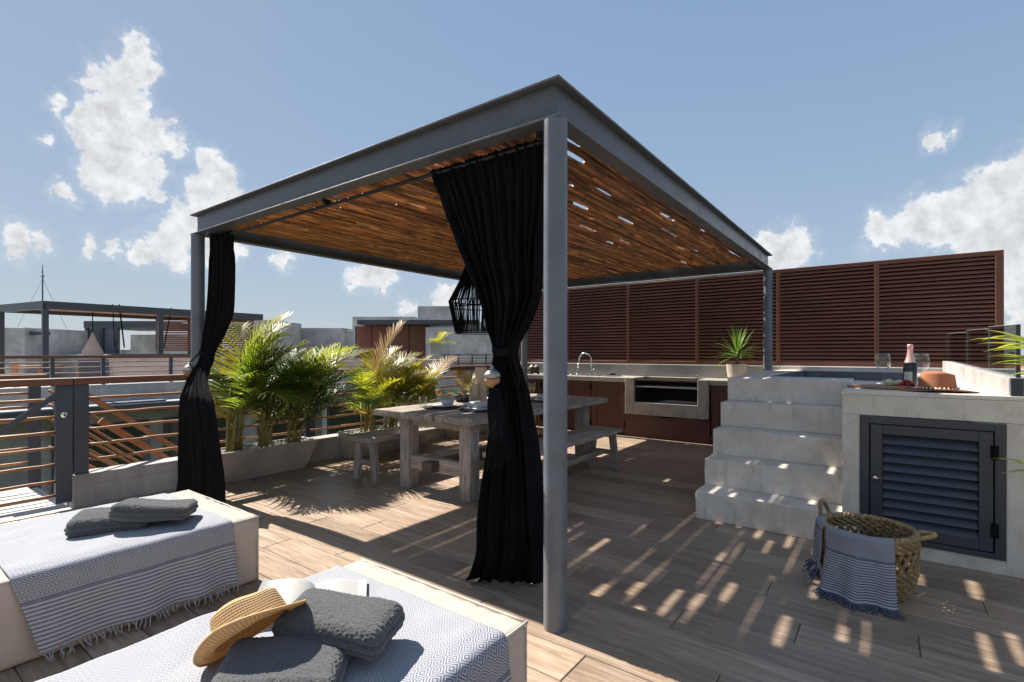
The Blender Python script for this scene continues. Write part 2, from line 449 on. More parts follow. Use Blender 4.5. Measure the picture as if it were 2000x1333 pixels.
def m_glass(name, col=(1,1,1), alpha=.12, rough=.0):
    """thin clear glass: mostly straight-through, with a real Fresnel reflection"""
    m, nt, N, L, B = base_mat(name)
    N.remove(B)
    t = N.new('ShaderNodeBsdfTransparent'); t.inputs[0].default_value = (*col, 1)
    g = N.new('ShaderNodeBsdfGlossy'); g.inputs['Roughness'].default_value = rough
    lw = N.new('ShaderNodeLayerWeight'); lw.inputs[0].default_value = .5
    f = math_node(N, L, 'MULTIPLY_ADD', math_node(N, L, 'POWER', lw.outputs['Facing'], 2.6), .7, alpha*.4)
    ms = N.new('ShaderNodeMixShader'); L.new(f, ms.inputs[0]); L.new(t.outputs[0], ms.inputs[1]); L.new(g.outputs[0], ms.inputs[2])
    L.new(ms.outputs[0], N['Material Output'].inputs[0])
    return m

def m_throw(name, white, blue, amt, bottom_stripes=True):
    """woven throw: UV in metres, v = 0 at the hem"""
    m, nt, N, L, B = base_mat(name)
    tc = N.new('ShaderNodeTexCoord'); sp = N.new('ShaderNodeSeparateXYZ'); L.new(tc.outputs['UV'], sp.inputs[0])
    u, v = sp.outputs[0], sp.outputs[1]
    M = lambda *a: math_node(N, L, *a)
    tri = lambda x, p: M('ABSOLUTE', M('MULTIPLY_ADD', M('FRACT', M('MULTIPLY', x, 1/p)), 2., -1.))
    dia = M('ADD', tri(u, .072), tri(v, .053))
    rings = M('GREATER_THAN', M('FRACT', M('MULTIPLY', dia, 2.5)), .5)
    stripe = M('GREATER_THAN', M('FRACT', M('MULTIPLY', v, 1/.0178)), .5)
    isS = M('LESS_THAN', v, .215)
    lineA = M('COMPARE', v, .2185, .004)
    fac = mixrgb(N, L, isS, rings, stripe)
    fac = M('MAXIMUM', fac, lineA)
    # woven thread relief and slightly loose colour
    w1 = M('SINE', M('MULTIPLY', u, 2100.)); w2 = M('SINE', M('MULTIPLY', v, 2100.))
    wv = M('MULTIPLY', w1, w2)
    nz_ = noise_node(N, L, tc.outputs['UV'], 14, 4)
    top = maprange(N, L, v, .40, .46, 1., amt)
    c = mixrgb(N, L, M('MULTIPLY', M('MULTIPLY', fac, top), maprange(N, L, nz_, .3, .7, .82, 1.0)), white, blue)
    L.new(c, B.inputs['Base Color']); B.inputs['Roughness'].default_value = .9; B.inputs['Specular IOR Level'].default_value = .15
    bump(N, L, M('ADD', wv, M('MULTIPLY', fac, 1.0)), .35, .0015, B)
    return m

def m_straw(name, lo, hi, sc=1.0):
    m, nt, N, L, B = base_mat(name)
    tc = N.new('ShaderNodeTexCoord'); sp = N.new('ShaderNodeSeparateXYZ'); L.new(tc.outputs['UV'], sp.inputs[0])
    M = lambda *a: math_node(N, L, *a)
    a = M('SINE', M('MULTIPLY', M('ADD', sp.outputs[0], sp.outputs[1]), 300*sc)); b = M('SINE', M('MULTIPLY', M('SUBTRACT', sp.outputs[0], sp.outputs[1]), 300*sc))
    w = M('MULTIPLY', a, b); nz_ = noise_node(N, L, tc.outputs['Object'], 40, 4)
    c = mixrgb(N, L, maprange(N, L, w, -.6, .6), lo, hi); c = mixrgb(N, L, maprange(N, L, nz_, .45, .7, 0, .5), c, tuple(q*.7 for q in hi))
    L.new(c, B.inputs['Base Color']); B.inputs['Roughness'].default_value = .65
    bump(N, L, w, .6, .004, B)
    tr = N.new('ShaderNodeBsdfTranslucent'); L.new(c, tr.inputs[0])
    ms = N.new('ShaderNodeMixShader'); ms.inputs[0].default_value = .22
    L.new(B.outputs[0], ms.inputs[1]); L.new(tr.outputs[0], ms.inputs[2]); L.new(ms.outputs[0], N['Material Output'].inputs[0])
    return m

def m_print():
    m, nt, N, L, B = base_mat('printed_page')
    tc = N.new('ShaderNodeTexCoord'); sp = N.new('ShaderNodeSeparateXYZ'); L.new(tc.outputs['UV'], sp.inputs[0])
    M = lambda *a: math_node(N, L, *a)
    ln = M('LESS_THAN', M('FRACT', M('MULTIPLY', sp.outputs[1], 26.)), .45)
    gp = M('GREATER_THAN', noise_node(N, L, tc.outputs['UV'], 60, 2), .46)
    ins = M('MULTIPLY', M('COMPARE', sp.outputs[0], .5, .38), M('COMPARE', sp.outputs[1], .5, .4))
    c = mixrgb(N, L, M('MULTIPLY', M('MULTIPLY', ln, gp), M('MULTIPLY', ins, .35)), (.42, .415, .40), (.2, .2, .2))
    L.new(c, B.inputs['Base Color']); B.inputs['Roughness'].default_value = .55
    return m

def m_terry():
    m, nt, N, L, B = base_mat('charcoal_terry')
    tc = N.new('ShaderNodeTexCoord'); v = tc.outputs['Object']
    a = noise_node(N, L, v, 240, 3, .7); b = noise_node(N, L, v, 20, 3)
    c = mixrgb(N, L, maprange(N, L, a, .3, .7), (.034, .035, .037), (.15, .152, .157))
    c = mixrgb(N, L, maprange(N, L, b, .4, .7, 0, .3), c, (.09, .092, .1))
    L.new(c, B.inputs['Base Color']); B.inputs['Roughness'].default_value = 1; B.inputs['Specular IOR Level'].default_value = .05
    B.inputs['Sheen Weight'].default_value = .35; B.inputs['Sheen Roughness'].default_value = .5
    bump(N, L, a, 1., .006, B)
    return m

MT = dict(
    steel=mat('painted_steel', (.095, .105, .12), .38, .16, 5, detail=9, bmp=.10, bscale=45, rvar=.12, rnd=.04),
    steel_dark=mat('dark_painted_steel', (.045, .052, .064), .38, .08, 3, bmp=.03, bscale=120, rnd=.03),
    steel_post=mat('painted_round_post', (.13, .15, .175), .36, .16, 5, detail=9, bmp=.10, bscale=45, rvar=.12, rnd=.03),
    rail_steel=mat('slate_painted_steel', (.05, .062, .085), .42, .1, 4, bmp=.04, bscale=90, rnd=.06),
    gap_shade=mat('screen_gap_shade', (.02, .009, .007), .7, .1, 4, spec=.1),  # shade between the screen slats, held as a near-black colour
    brown=mat('brown_aluminium', (.165, .066, .044), .5, .1, 4, rnd=.06, spec=.25),
    brown_door=mat('brown_cabinet', (.10, .043, .032), .5, .2, 3, rnd=.08, bmp=.03, spec=.3),
    brown_rail=mat('brown_handrail', (.17, .065, .035), .45, .22, 5, stretch=(6,1,6), rnd=.06),
    sunlit_rail=mat('sunlit_brown_handrail', (.30, .125, .05), .5, .22, 5, stretch=(6,2,6), rnd=.06),  # brown handrail with orange sunlight put into its colour
    rod=mat('brown_branch_rail', (.32, .145, .06), .55, .35, 6, stretch=(8,1,8), bmp=.3, bscale=30, rnd=.12),
    plank=m_plank(), grout=mat('grout', (.075, .07, .066), .9),
    conc=m_concrete('grey_concrete', (.38, .365, .35), boards=.0),
    conc_board=m_concrete('board_marked_concrete', (.42, .405, .39), boards=.18),
    conc_far=m_concrete('weathered_grey_concrete', (.44, .43, .42), boards=.0, stain=.3),
    conc_far_board=m_concrete('weathered_board_concrete', (.46, .45, .44), boards=.16, stain=.3),
    conc_pale=m_concrete('pale_concrete', (.52, .51, .49), stain=.2),
    conc_planter=m_concrete('planter_concrete', (.50, .455, .40), stain=.25),
    conc_bbq=m_concrete('stained_concrete', (.35, .325, .285), stain=.9),
    conc_counter=m_concrete('counter_concrete', (.42, .385, .335), stain=.35),
    conc_tub=m_concrete('blue_grey_cement', (.13, .15, .175), stain=.4),
    plaster=mat('beige_plaster', (.52, .43, .38), .9, .12, 3, bmp=.1, bscale=50),
    stone=m_stone(),
    wood_old=m_oldwood('weathered_wood', (.21, .175, .145), (.50, .44, .38), (14, 1.2, 14)),
    wood_post=m_oldwood('weathered_wood_upright', (.24, .205, .175), (.54, .475, .415), (14, 14, 1.2)),
    wood_x=m_oldwood('weathered_wood_cross', (.22, .185, .155), (.51, .45, .39), (1.2, 14, 14)),
    wood_dark=mat('dark_wood', (.10, .075, .055), .75, .3, 12, bmp=.3),
    wood_warm=mat('warm_outdoor_wood', (.42, .17, .06), .6, .2, 6),
    cane=m_cane(),
    curtain=mat('black_curtain_cloth', (.0105, .0105, .012), .85, .25, 8, bmp=.25, bscale=420, rnd=0, spec=.03),
    cord=mat('black_cord', (.010, .010, .012), .9, .2, 30, bmp=.3, bscale=200, rnd=0, spec=.1),
    rod_metal=mat('dark_rod_metal', (.03, .033, .038), .35, .05, 4, metal=.6),
    chrome=mat('brushed_chrome', (.75, .76, .78), .15, .03, 4, metal=1),
    silver=mat('hammered_tin', (.42, .40, .36), .35, .15, 20, metal=.9, bmp=.3, bscale=60),
    brasswood=mat('turned_wood_bead', (.36, .2, .1), .5, .2, 20),
    cream=mat('cream_canvas', (.45, .405, .36), .9, .06, 5, bmp=.25, bscale=420, rnd=.02, spec=.2),
    cream_pipe=mat('cream_piping', (.52, .47, .41), .9, .05, 8),
    throw=m_throw('woven_throw', (.42, .425, .445), (.125, .14, .205), .62),
    throw_strong=m_throw('woven_throw_bold', (.66, .69, .76), (.16, .2, .33), .8),
    throw_basket=m_throw('woven_basket_throw', (.44, .45, .485), (.085, .10, .15), 1.0),
    fringe=mat('throw_fringe', (.30, .305, .35), .9, .25, 30),
    fringe_dark=mat('basket_throw_fringe', (.085, .095, .14), .9, .25, 30),
    terry=m_terry(),
    straw=m_straw('hat_straw', (.50, .27, .095), (.84, .59, .30)),
    page=m_print(), paper=mat('plain_paper', (.44, .42, .39), .6, .04, 4),
    felt=mat('tan_felt', (.40, .17, .09), .9, .1, 9, bmp=.2, bscale=300, spec=.15),
    shell=mat('shell_white', (.72, .68, .58), .4, .15, 30),
    ropegreen=mat('hat_band_cord', (.10, .095, .07), .8, .2, 30),
    seagrass=mat('seagrass_weave', (.30, .185, .085), .75, .4, 26, bmp=.7, bscale=110, rnd=.15, col2=(.50,.34,.17)),
    seagrass_dark=mat('seagrass_dark', (.17, .10, .045), .8, .4, 26, bmp=.7, bscale=110),
    glass=m_glass('clear_glass', (.97, .985, .98), .1), pane=m_glass('balustrade_glass', (.86, .91, .90), .32),
    glass_edge=mat('glass_edge', (.55, .64, .62), .2, .05, 3), 
    bottle=mat('green_black_bottle', (.008, .012, .008), .12, .1, 3), foil=mat('rose_foil', (.75, .42, .38), .33, .06, 20, metal=.55),
    label=mat('bottle_label', (.62, .60, .58), .6, .1, 50), juice=mat('orange_juice', (.62, .30, .035), .35, .05, 5),
    wine=mat('clear_drink', (.30, .33, .36), .1, .05, 5),
    board=mat('chopping_board', (.30, .17, .075), .6, .25, 6, stretch=(1,9,9)), cheese=mat('pale_cheese', (.62, .58, .40), .7, .1, 30),
    berry=mat('red_berries', (.36, .012, .03), .4, .2, 60), 
    candle=mat('ivory_wax', (.66, .50, .34), .6, .06, 6), mat_black=mat('black_woven_mat', (.014, .014, .018), .85, .3, 60, bmp=.6, bscale=140),
    ceramic=mat('grey_ceramic', (.50, .51, .54), .35, .05, 5), ceramic_dark=mat('dark_green_bowl', (.03, .042, .04), .45, .2, 8),
    napkin=mat('white_linen', (.70, .71, .74), .9, .06, 8), lava=mat('lava_stone', (.075, .055, .045), .95, .4, 25, bmp=.8, bscale=60),
    garlic=mat('garlic_bulb', (.60, .50, .40), .7, .1, 20), soot_black=mat('soot_and_black_backing', (.012, .012, .012), .95, .4, 6),
    grate=mat('rusty_grate', (.09, .065, .05), .6, .3, 20, metal=.5), zinc=mat('zinc_bar', (.42, .42, .42), .4, .1, 20, metal=.7),
    pot=m_concrete('white_washed_pot', (.46, .40, .345), stain=.5), soil=mat('dark_soil', (.05, .04, .03), 1, .4, 30, bmp=.8),
    pebble=mat('white_pebble', (.68, .65, .6), .8, .12, 20, rnd=.2),
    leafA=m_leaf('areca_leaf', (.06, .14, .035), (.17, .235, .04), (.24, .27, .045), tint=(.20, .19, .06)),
    leafB=m_leaf('yellow_green_areca_leaf', (.19, .245, .04), (.32, .285, .04), (.14, .21, .04), tint=(.30, .22, .09)),  # areca leaves whose own colour is yellow-green
    leafDry=m_leaf('dry_areca_leaf', (.34, .23, .08), (.40, .25, .12), (.30, .26, .04), tint=(.40, .29, .2)),
    leafY=m_leaf('yucca_leaf', (.055, .13, .04), (.10, .19, .06), (.16, .2, .06)),
    leafF=m_leaf('lime_palm_leaf', (.22, .32, .03), (.34, .38, .04), (.30, .34, .05)),
    leafT=m_leaf('tree_leaf', (.045, .085, .02), (.085, .125, .03), (.06, .10, .025)),
    stem=mat('green_palm_cane', (.24, .24, .05), .5, .25, 10, stretch=(3,3,14), col2=(.42,.30,.10)),
    bark=mat('grey_bark', (.14, .10, .075), .9, .3, 10, bmp=.6),
    water=m_glass('pool_water', (.55, .7, .75), .1), 
    dark_glass=mat('dark_window_glass', (.012, .014, .017), .08, .1, 3), 
    grille=mat('grey_vent', (.10, .115, .14), .5, .1, 5), terracotta=mat('orange_roof_tile', (.42, .14, .06), .8, .25, 8),
    forest=mat('jungle_floor', (.05, .075, .03), .95, .4, .05, bmp=.5, bscale=2), macrame=mat('cream_macrame', (.55, .43, .36), .9, .1, 20, bmp=.5, bscale=60),
    blue_tarp=mat('blue_cover', (.03, .05, .11), .6, .1, 5),
)

# ================================================================== SETTING: ground and terrace
struct('ground', MB().add([(-3000,-3000,-7),(3000,-3000,-7),(3000,3000,-7),(-3000,3000,-7)], [(0,1,2,3)]), MT['forest'])
floor = struct('terrace_floor', MB().box(-5.69, 3.2, -3.0, 8.45, -.3, -.006), MT['grout'])
PW, PL = .22, 1.2
pm = mesh_of('plank', MB().box(-.5982, .5982, -.1078, .1078, -.02, 0), MT['plank'], bevel=.003)
n_pl = 0; rest = MB()
struct('bounce_deck', MB().box(-5.69, 7.0, -12.0, -3.004, -.3, 0), MT['plank'])  # unseen deck behind the camera, added to bounce sun onto the stone
for r in range(-14, 27):
    yc = 2.13 + PW*r
    off = ((r*7) % 5)*.24 + R.uniform(-.05, .05)
    for k in range(-7, 4):
        xc = k*PL + off
        if xc-.6 < -5.95 or xc+.6 > 3.4 or yc > 7.8: continue
        jz = R.uniform(-.0008, .0008)
        d = -xc*.5955+yc*.8033; l = xc*.8033+yc*.5955
        if d > .3 and abs(l) < d*1.25+.7:
            o = put('plank', pm, floor, (xc, yc, jz)); n_pl += 1
        else: rest.box(xc-.598, xc+.598, yc-.1085, yc+.1085, -.02, jz)
    # short end pieces closing the row against the parapet
    xs = min(k*PL+off-.6 for k in range(-7, 4) if k*PL+off-.6 >= -5.95)
    if xs > -5.66: rest.box(-5.676, xs-.004, yc-.1085, yc+.1085, -.02, 0)
part('plank', rest, MT['plank'], floor, bevel=.0025, kind='stuff')

# ================================================================== PERGOLA
XL, XR, YF, YB = -5.412, -1.268, 2.085, 7.668
ZB, ZT = 2.489, 2.686
perg = thing('pergola', 'dark grey steel pergola with a roof of brown canes over the dining table', 'pergola', (-3.34, 4.88, 0))
def ibeam_x(x0, x1, y0, y1, web):
    mb = MB(); mb.box(x0, x1, y0, y1, ZT-.013, ZT); mb.box(x0, x1, y0, y1, ZB, ZB+.012)
    mb.box(web[0], web[1], web[2], web[3], ZB+.012, ZT-.013); return mb
yw = YF+.05
part('beam', ibeam_x(XL, XR, YF, YF+.1, (XL+.05, XR-.046, yw-.004, yw+.004)), MT['steel'], perg, bevel=.002)
part('beam', ibeam_x(XL, XR, YB-.1, YB, (XL+.05, XR-.046, YB-.054, YB-.046)), MT['steel'], perg, bevel=.002)
part('beam', ibeam_x(XL, XL+.1, YF+.1, YB-.1, (XL+.046, XL+.054, yw+.004, YB-.054)), MT['steel'], perg, bevel=.002)
part('beam', ibeam_x(XR-.1, XR, YF+.1, YB-.1, (XR-.054, XR-.046, yw+.004, YB-.054)), MT['steel'], perg, bevel=.002)
for (x, y, z0) in ((-1.317, 2.135, 0), (-5.36, 2.135, 0), (-5.36, 7.61, 0), (-1.317, 7.61, 1.113)):
    mb = MB().lathe([(.059, z0), (.059, ZB-.001)], 40, (x, y, 0))
    part('post', mb, MT['steel_post'], perg, smooth=True)
    # thin foot collar
for y in (3.4, 4.9, 6.4):
    part('purlin', MB().box(XL+.06, XR-.06, y-.02, y+.02, 2.655, 2.672), MT['steel_dark'], perg)
# canes: bent sticks lying along Y, pushed apart here and there
gaps = []; broke = {}
Rg = random.Random(5); pitch = .0268
for i in range(150):
    x = XL+.113+i*pitch
    if x > XR-.14: continue
    if Rg.random() < (.62 if x > -3.7 else .10):
        y = Rg.uniform(2.35, 7.2) if Rg.random() < .42 else Rg.uniform(2.35, 4.7)
        if any(abs(gx-x) < .06 and abs(gy-y) < .5 for gx, gy, _, _ in gaps): continue
        gl = Rg.uniform(.075, .185); broke[i] = (y, gl); gaps.append((x, y, gl*1.25, Rg.uniform(.007, .021)))
for gx, gy, gl, gw in ((-1.45,2.5,.30,.02),(-1.46,3.75,.26,.018),(-1.45,5.0,.2,.015),(-1.60,4.4,.2,.018)): gaps.append((gx, gy, gl, gw))
def push(x, y):
    s = 0
    for gx, gy, gl, gw in gaps:
        u = (y-gy)/gl
        if abs(u) > 1.6: continue
        dx = x-gx
        if abs(dx) > .085: continue
        f = math.exp(-u**4*1.2)*max(0, 1-abs(dx)/.085)
        s += (gw if dx > .004 else -gw if dx < -.004 else 0)*f
    return s
nrow = int((XR-.115-(XL+.115))/pitch)
Rc = random.Random(3)
for i in range(nrow+1):
    x = XL+.113+i*pitch
    cuts = [YF+.058]
    a = Rc.uniform(1.2, 4.2); cuts.append(YF+.03+a)
    cuts.append(YB-.10+Rc.uniform(-.03, .03))
    ph = Rc.uniform(0, 9); rz = Rc.uniform(-.003, .004)
    for k in range(len(cuts)-1):
        y0, y1 = cuts[k]-.05*(k > 0), cuts[k+1]
        if i in broke:
            if k == 0: y1 = broke[i][0]-broke[i][1]
            else: y0 = broke[i][0]+broke[i][1]
            if y1-y0 < .05: continue
        n = max(6, int((y1-y0)/.13)); r0 = Rc.uniform(.0138, .0176)
        dz = Rc.uniform(-.008, .008); dx = Rc.uniform(-.003, .003); path = []; rr = []
        for j in range(n+1):
            y = y0+(y1-y0)*j/n
            wob = .004*noise.noise((x*9, y*1.1+ph, k))
            path.append((x+dx+wob+push(x, y), y, 2.616+rz+dz+.005*(i % 2)+.007*noise.noise((x*3+5, y*.9, 3.))))
            rr.append(r0*(1+.13*noise.noise((x*13, y*3.3, ph))+(.14 if (j+i) % 5 == 0 else 0))*(1.0-.10*j/n))
        part('cane', MB().tube(path, rr, 6), MT['cane'], perg, smooth='all')
# front curtain rail, plus a bright rod added along the rear beam
rb = MB().tube([(-5.30, 2.225, 2.452), (-1.37, 2.225, 2.452)], .0125, 10)
part('curtain_rod', rb, MT['rod_metal'], perg, smooth=True)
for x in (-5.2, -3.35, -1.44):
    part('rod_bracket', MB().box(x-.012, x+.012, 2.19, 2.24, 2.445, 2.489).box(x-.02, x+.02, 2.178, 2.19, 2.46, 2.489), MT['rod_metal'], perg)
part('curtain_rod', MB().tube([(-5.30, 7.53, 2.45), (-1.37, 7.53, 2.45)], .0125, 10), MT['chrome'], perg, smooth=True)  # added rod, draws the sunlit line under the rear beam

# ================================================================== CURTAINS
def curtain(label, rows, npl, seed, tie_z, tie_c, pend, tas, group, tilt=0):
    """rows: (z, x_left, x_right, y, fold depth)"""
    x0, y0 = tie_c[0], tie_c[1]
    t = thing('curtain', label, 'curtain', (x0, y0, 0), group)
    zs0, zs1 = rows[0][0], rows[-1][0]
    def fn(u, v):
        z = zs0+(zs1-zs0)*v
        xl, xr, y, am = interp(rows, z)
        uu = u + .012*math.sin(2*PI*(3*u+seed)+v*3)
        w = xr-xl
        wp = .55*noise.noise((u*3.1, v*1.3, seed))+.3*noise.noise((u*7.3, v*2.1, seed+4))
        lowb = 0 if z > tie_z else min(1, (tie_z-z)/.45); lowb = lowb*lowb*(3-2*lowb)
        k = 2*PI*(npl*uu+wp); k6 = 2*PI*(6.2*uu+wp*.8)
        head = max(0, 1-(zs0-z)/.22)
        fold = (math.sin(k+.8*math.sin(v*5+u*9+seed))*(1-.75*lowb)+lowb*.95*math.sin(k6+.5*math.sin(v*4+seed)))*(1-.6*head)+.8*head*math.sin(2*PI*31*uu) + .45*math.sin(k*.43+seed*2+v*2.2) + .25*noise.noise((u*14, v*6, seed))
        lat = .0
        px = xl+w*uu + am*.35*math.cos(k+v*2)*.5
        py = y+am*fold
        drop = 0
        if v > .97: drop = .010*noise.noise((u*6, seed, 0))
        if tilt:
            f = 1+tilt*u*lowb; px *= f; py *= f; z = 1.35+(z-1.35)*f
        return (px, py, max(.012, z+drop + .006*noise.noise((u*30, v*20, 1))))
    mb = MB().grid(fn, 260, 110)
    o = part('drape', mb, MT['curtain'], t, smooth='all'); solid(o, .002)
    # cord tied round the gathered cloth
    loop = []
    for i in range(28):
        a = 2*PI*i/28
        loop.append((x0+tie_c[2]*math.cos(a), y0+tie_c[3]*math.sin(a), tie_z+.012*math.sin(a*2+1)))
    tb = MB()
    for dz in (-.014, 0, .013): tb.tube([(p[0], p[1], p[2]+dz) for p in loop], .008, 6, closed=True)
    tb.tube([(x0+tie_c[2], y0-.02, tie_z), (x0+tie_c[2]+.03, y0-.03, tie_z-.06), (x0+tie_c[2]+.055, y0-.03, tie_z-.17), (x0+tie_c[2]+.05, y0-.03, tie_z-.2)], .007, 6)
    px, py, pz, ps = pend
    tb.tube([(x0-.02, y0-tie_c[3], tie_z), (px, py, pz+.07*ps), (px, py, pz+.03*ps)], .006, 6)
    part('tieback_cord', tb, MT['cord'], t, smooth='all')
    b = MB().lathe([(.004,.075),(.012,.072),(.014,.055),(.03,.045),(.052,.022),(.058,.008),(.058,-.004),(.05,-.012)], 24, (px,py,pz), Matrix.Scale(ps, 3))
    bead = part('pendant', b, MT['silver'], t, smooth='all')
    b = MB().lathe([(.05,-.012),(.056,-.024),(.05,-.042),(.03,-.058),(.016,-.066),(.012,-.08),(.004,-.086)], 24, (px,py,pz), Matrix.Scale(ps, 3))
    part('wooden_bead', b, MT['brasswood'], bead, smooth='all')
    if tas:
        rr = random.Random(seed); m = MB()
        tx, ty, tz, bx, bz, bw = tas
        for i in range(240):
            a = rr.uniform(-1, 1); q = rr.uniform(-1, 1)
            end = (bx+bw*a+rr.uniform(-.012,.012), ty-.035-.04*rr.random(), bz+rr.uniform(-.02,.06)+.05*a)
            m.tube([(px+.015+.03*a, py+.01*q, pz-.08*ps), (tx+.05*a, ty-.01+.014*q, tz), (tx+(bx-tx)*.45+(bw*.55)*a, ty-.03+.02*q, (tz+bz)/2), end], [.0035,.0035,.003,.0022], 4)
        part('tassel', m, MT['cord'], t, smooth='all')
    return t

curtain('long black curtain gathered beside the front corner post, its hem trailing over the deck',
    [(2.475,-2.29,-1.40,2.225,.016),(2.15,-2.14,-1.43,2.228,.026),(1.93,-2.035,-1.47,2.23,.03),(1.65,-1.89,-1.50,2.235,.036),
     (1.49,-1.825,-1.58,2.24,.04),(1.365,-1.775,-1.655,2.245,.036),(1.25,-1.775,-1.625,2.245,.036),(1.14,-1.775,-1.58,2.24,.036),(.86,-1.795,-1.52,2.235,.04),
     (.46,-1.84,-1.47,2.23,.05),(.22,-1.875,-1.47,2.25,.044),(.06,-1.95,-1.465,2.265,.036),(.012,-1.99,-1.465,2.27,.03)],
    13, 1.3, 1.365, (-1.715, 2.245, .066, .062), (-1.715, 2.135, 1.225, .8), (-1.685, 2.14, 1.06, -1.625, .78, .08), 'black curtains tied back at the pergola front', .10)
curtain('black curtain hanging at the far left pergola post in front of the planter of palms',
    [(2.475,-5.29,-4.87,2.225,.02),(2.15,-5.29,-4.845,2.225,.028),(1.73,-5.30,-4.885,2.22,.034),(1.5,-5.31,-5.06,2.2,.036),(1.36,-5.31,-5.20,2.18,.036),
     (1.26,-5.355,-5.15,2.15,.036),(1.11,-5.39,-5.0,2.06,.036),(.93,-5.375,-4.72,1.99,.04),(.57,-5.375,-4.57,1.975,.044),(.33,-5.37,-4.46,1.97,.046),(.03,-5.37,-4.44,1.965,.045)],
    12, 4.1, 1.355, (-5.255, 2.175, .066, .058), (-5.36, 2.06, 1.19, .95), None, 'black curtains tied back at the pergola front')

# ================================================================== PENDANT LAMP
LX, LY = -3.93, 4.62
lamp = thing('pendant_lamp', 'large black corded pendant lampshade hanging over the table behind the curtain', 'lamp', (LX, LY, 1.58))
prof = [(.10,2.50),(.16,2.32),(.345,1.955),(.27,1.60)]
for r, z in ((.10,2.50),(.225,2.19),(.345,1.965),(.338,1.89),(.272,1.61),(.268,1.585)):
    part('hoop', MB().tube([(LX+r*math.cos(2*PI*i/48), LY+r*math.sin(2*PI*i/48), z) for i in range(48)], .006, 6, closed=True), MT['cord'], lamp, smooth='all')
sh = MB(); rl = random.Random(8)
for i in range(150):
    a = 2*PI*i/150 + rl.uniform(-.02,.02); da = rl.uniform(-.05,.05)
    pt = lambda r, z, aa: (LX+r*math.cos(aa), LY+r*math.sin(aa), z)
    sh.tube([pt(.10,2.5,a), pt(.225,2.19,a+da*.4), pt(.347,1.96,a+da), pt(.272,1.60,a+da*.3+rl.uniform(-.03,.03))], [.0055,.007,.0052,.0052], 4)
part('cord_strands', sh, MT['cord'], lamp, smooth='all', kind='stuff')
part('woven_crown', MB().lathe([(.098,2.505),(.15,2.36),(.222,2.19)], 40, (LX,LY,0), cap=False), MT['cord'], lamp, smooth='all')
part('hanging_rope', MB().tube([(LX-.01,LY,2.5),(LX-.1,LY-.12,2.60)], .006, 6).tube([(LX+.02,LY,2.5),(LX-.085,LY-.11,2.60)], .005, 6).lathe([(.03,2.585),(.03,2.60)], 12, (LX-.1,LY-.12,0)), MT['cord'], lamp)

# ================================================================== LOUVRED SCREEN
LV0, LV1 = -6.15, 1.121
screen = thing('louvre_screen', 'long brown slatted privacy screen standing on the wall behind the kitchen', 'screen', (-2.5, 8.5, 1.16))
part('top_rail', MB().box(LV0, LV1, 8.47, 8.545, 2.545, 2.60), MT['brown'], screen, bevel=.004)
part('bottom_rail', MB().box(LV0, LV1, 8.47, 8.545, 1.162, 1.212), MT['brown'], screen, bevel=.004)
posts = [LV0, -4.97, -3.735, -2.535, -1.345, -.152, LV1-.075]
for i, x in enumerate(posts):
    w = .075 if i in (0, 6) else .045
    part('screen_post', MB().box(x, x+w, 8.467, 8.542, 1.213, 2.544), MT['brown'], screen, bevel=.004)
sl = {}
for i in range(6):
    a = posts[i]+(.075 if i == 0 else .045)+.001; b = posts[i+1]-.001
    mb = MB(); ns = 5                                     # rounded blade tilted out at the bottom
    sec = [(-.026,-.0215),(-.030,-.016),(-.029,-.006),(-.020,.008),(-.006,.0165),(.008,.0185),(.008,.014),(-.012,.002),(-.020,-.0205)]
    o = len(mb.v)
    for x in (0, b-a):
        for (y, z) in sec: mb.v.append((x, y, z))
    n = len(sec)
    for j in range(n): mb.f.append((j, (j+1) % n, n+(j+1) % n, n+j))
    part('gap_shade_panel', MB().box(a, b, 8.532, 8.538, 1.213, 2.544), MT['gap_shade'], screen)  # dark sheet added to paint the shade in the slat gaps
    me = mesh_of('slat', mb, MT['brown'])
    for k in range(25):
        put('slat', me, screen, (a, 8.505, 1.2385+k*.0533))

# ================================================================== OUTDOOR KITCHEN
kit = thing('outdoor_kitchen', 'concrete counter with brown cupboard doors and a built-in barbecue along the louvred screen', 'kitchen', (-3.4, 8.1, 0))
part('back_wall', MB().box(-6.15, -1.27, 8.42, 8.62, 0, 1.155), MT['conc'], kit, bevel=.004)
part('countertop', MB().box(-5.66, -3.455, 7.79, 8.418, .872, .95), MT['conc_counter'], kit, bevel=.006)
part('countertop', MB().box(-2.147, -1.272, 7.79, 8.418, .872, .95), MT['conc_counter'], kit, bevel=.006)
part('plinth_board', MB().box(-5.62, -1.272, 7.86, 7.88, .002, .06), MT['brown_door'], kit)
part('cupboard_back', MB().box(-5.62, -1.272, 8.3, 8.32, .06, .87), MT['brown_door'], kit)
def door(x0, x1, z0=.03, z1=.866):
    mb = MB(); y = 7.815; s = .095
    mb.box(x0, x0+s, y, y+.028, z0, z1); mb.box(x1-s, x1, y, y+.028, z0, z1)
    mb.box(x0+s, x1-s, y, y+.028, z1-s, z1); mb.box(x0+s, x1-s, y, y+.028, z0, z0+s)
    d = part('cupboard_door', mb, MT['brown_door'], kit, bevel=.003)
    part('door_panel', MB().box(x0+s, x1-s, y+.012, y+.024, z0+s, z1-s), MT['brown_door'], d)
    h = MB()
    for z in (z0+.1, z1-.14): h.box(x1-.02, x1+.012, y-.012, y-.001, z, z+.085)
    part('hinge', h, MT['cord'], d)
for x0, x1 in ((-5.62,-5.12),(-5.105,-4.62),(-4.605,-4.11),(-4.095,-3.478)): door(x0, x1)
door(-2.115, -1.30)
bq = MB()
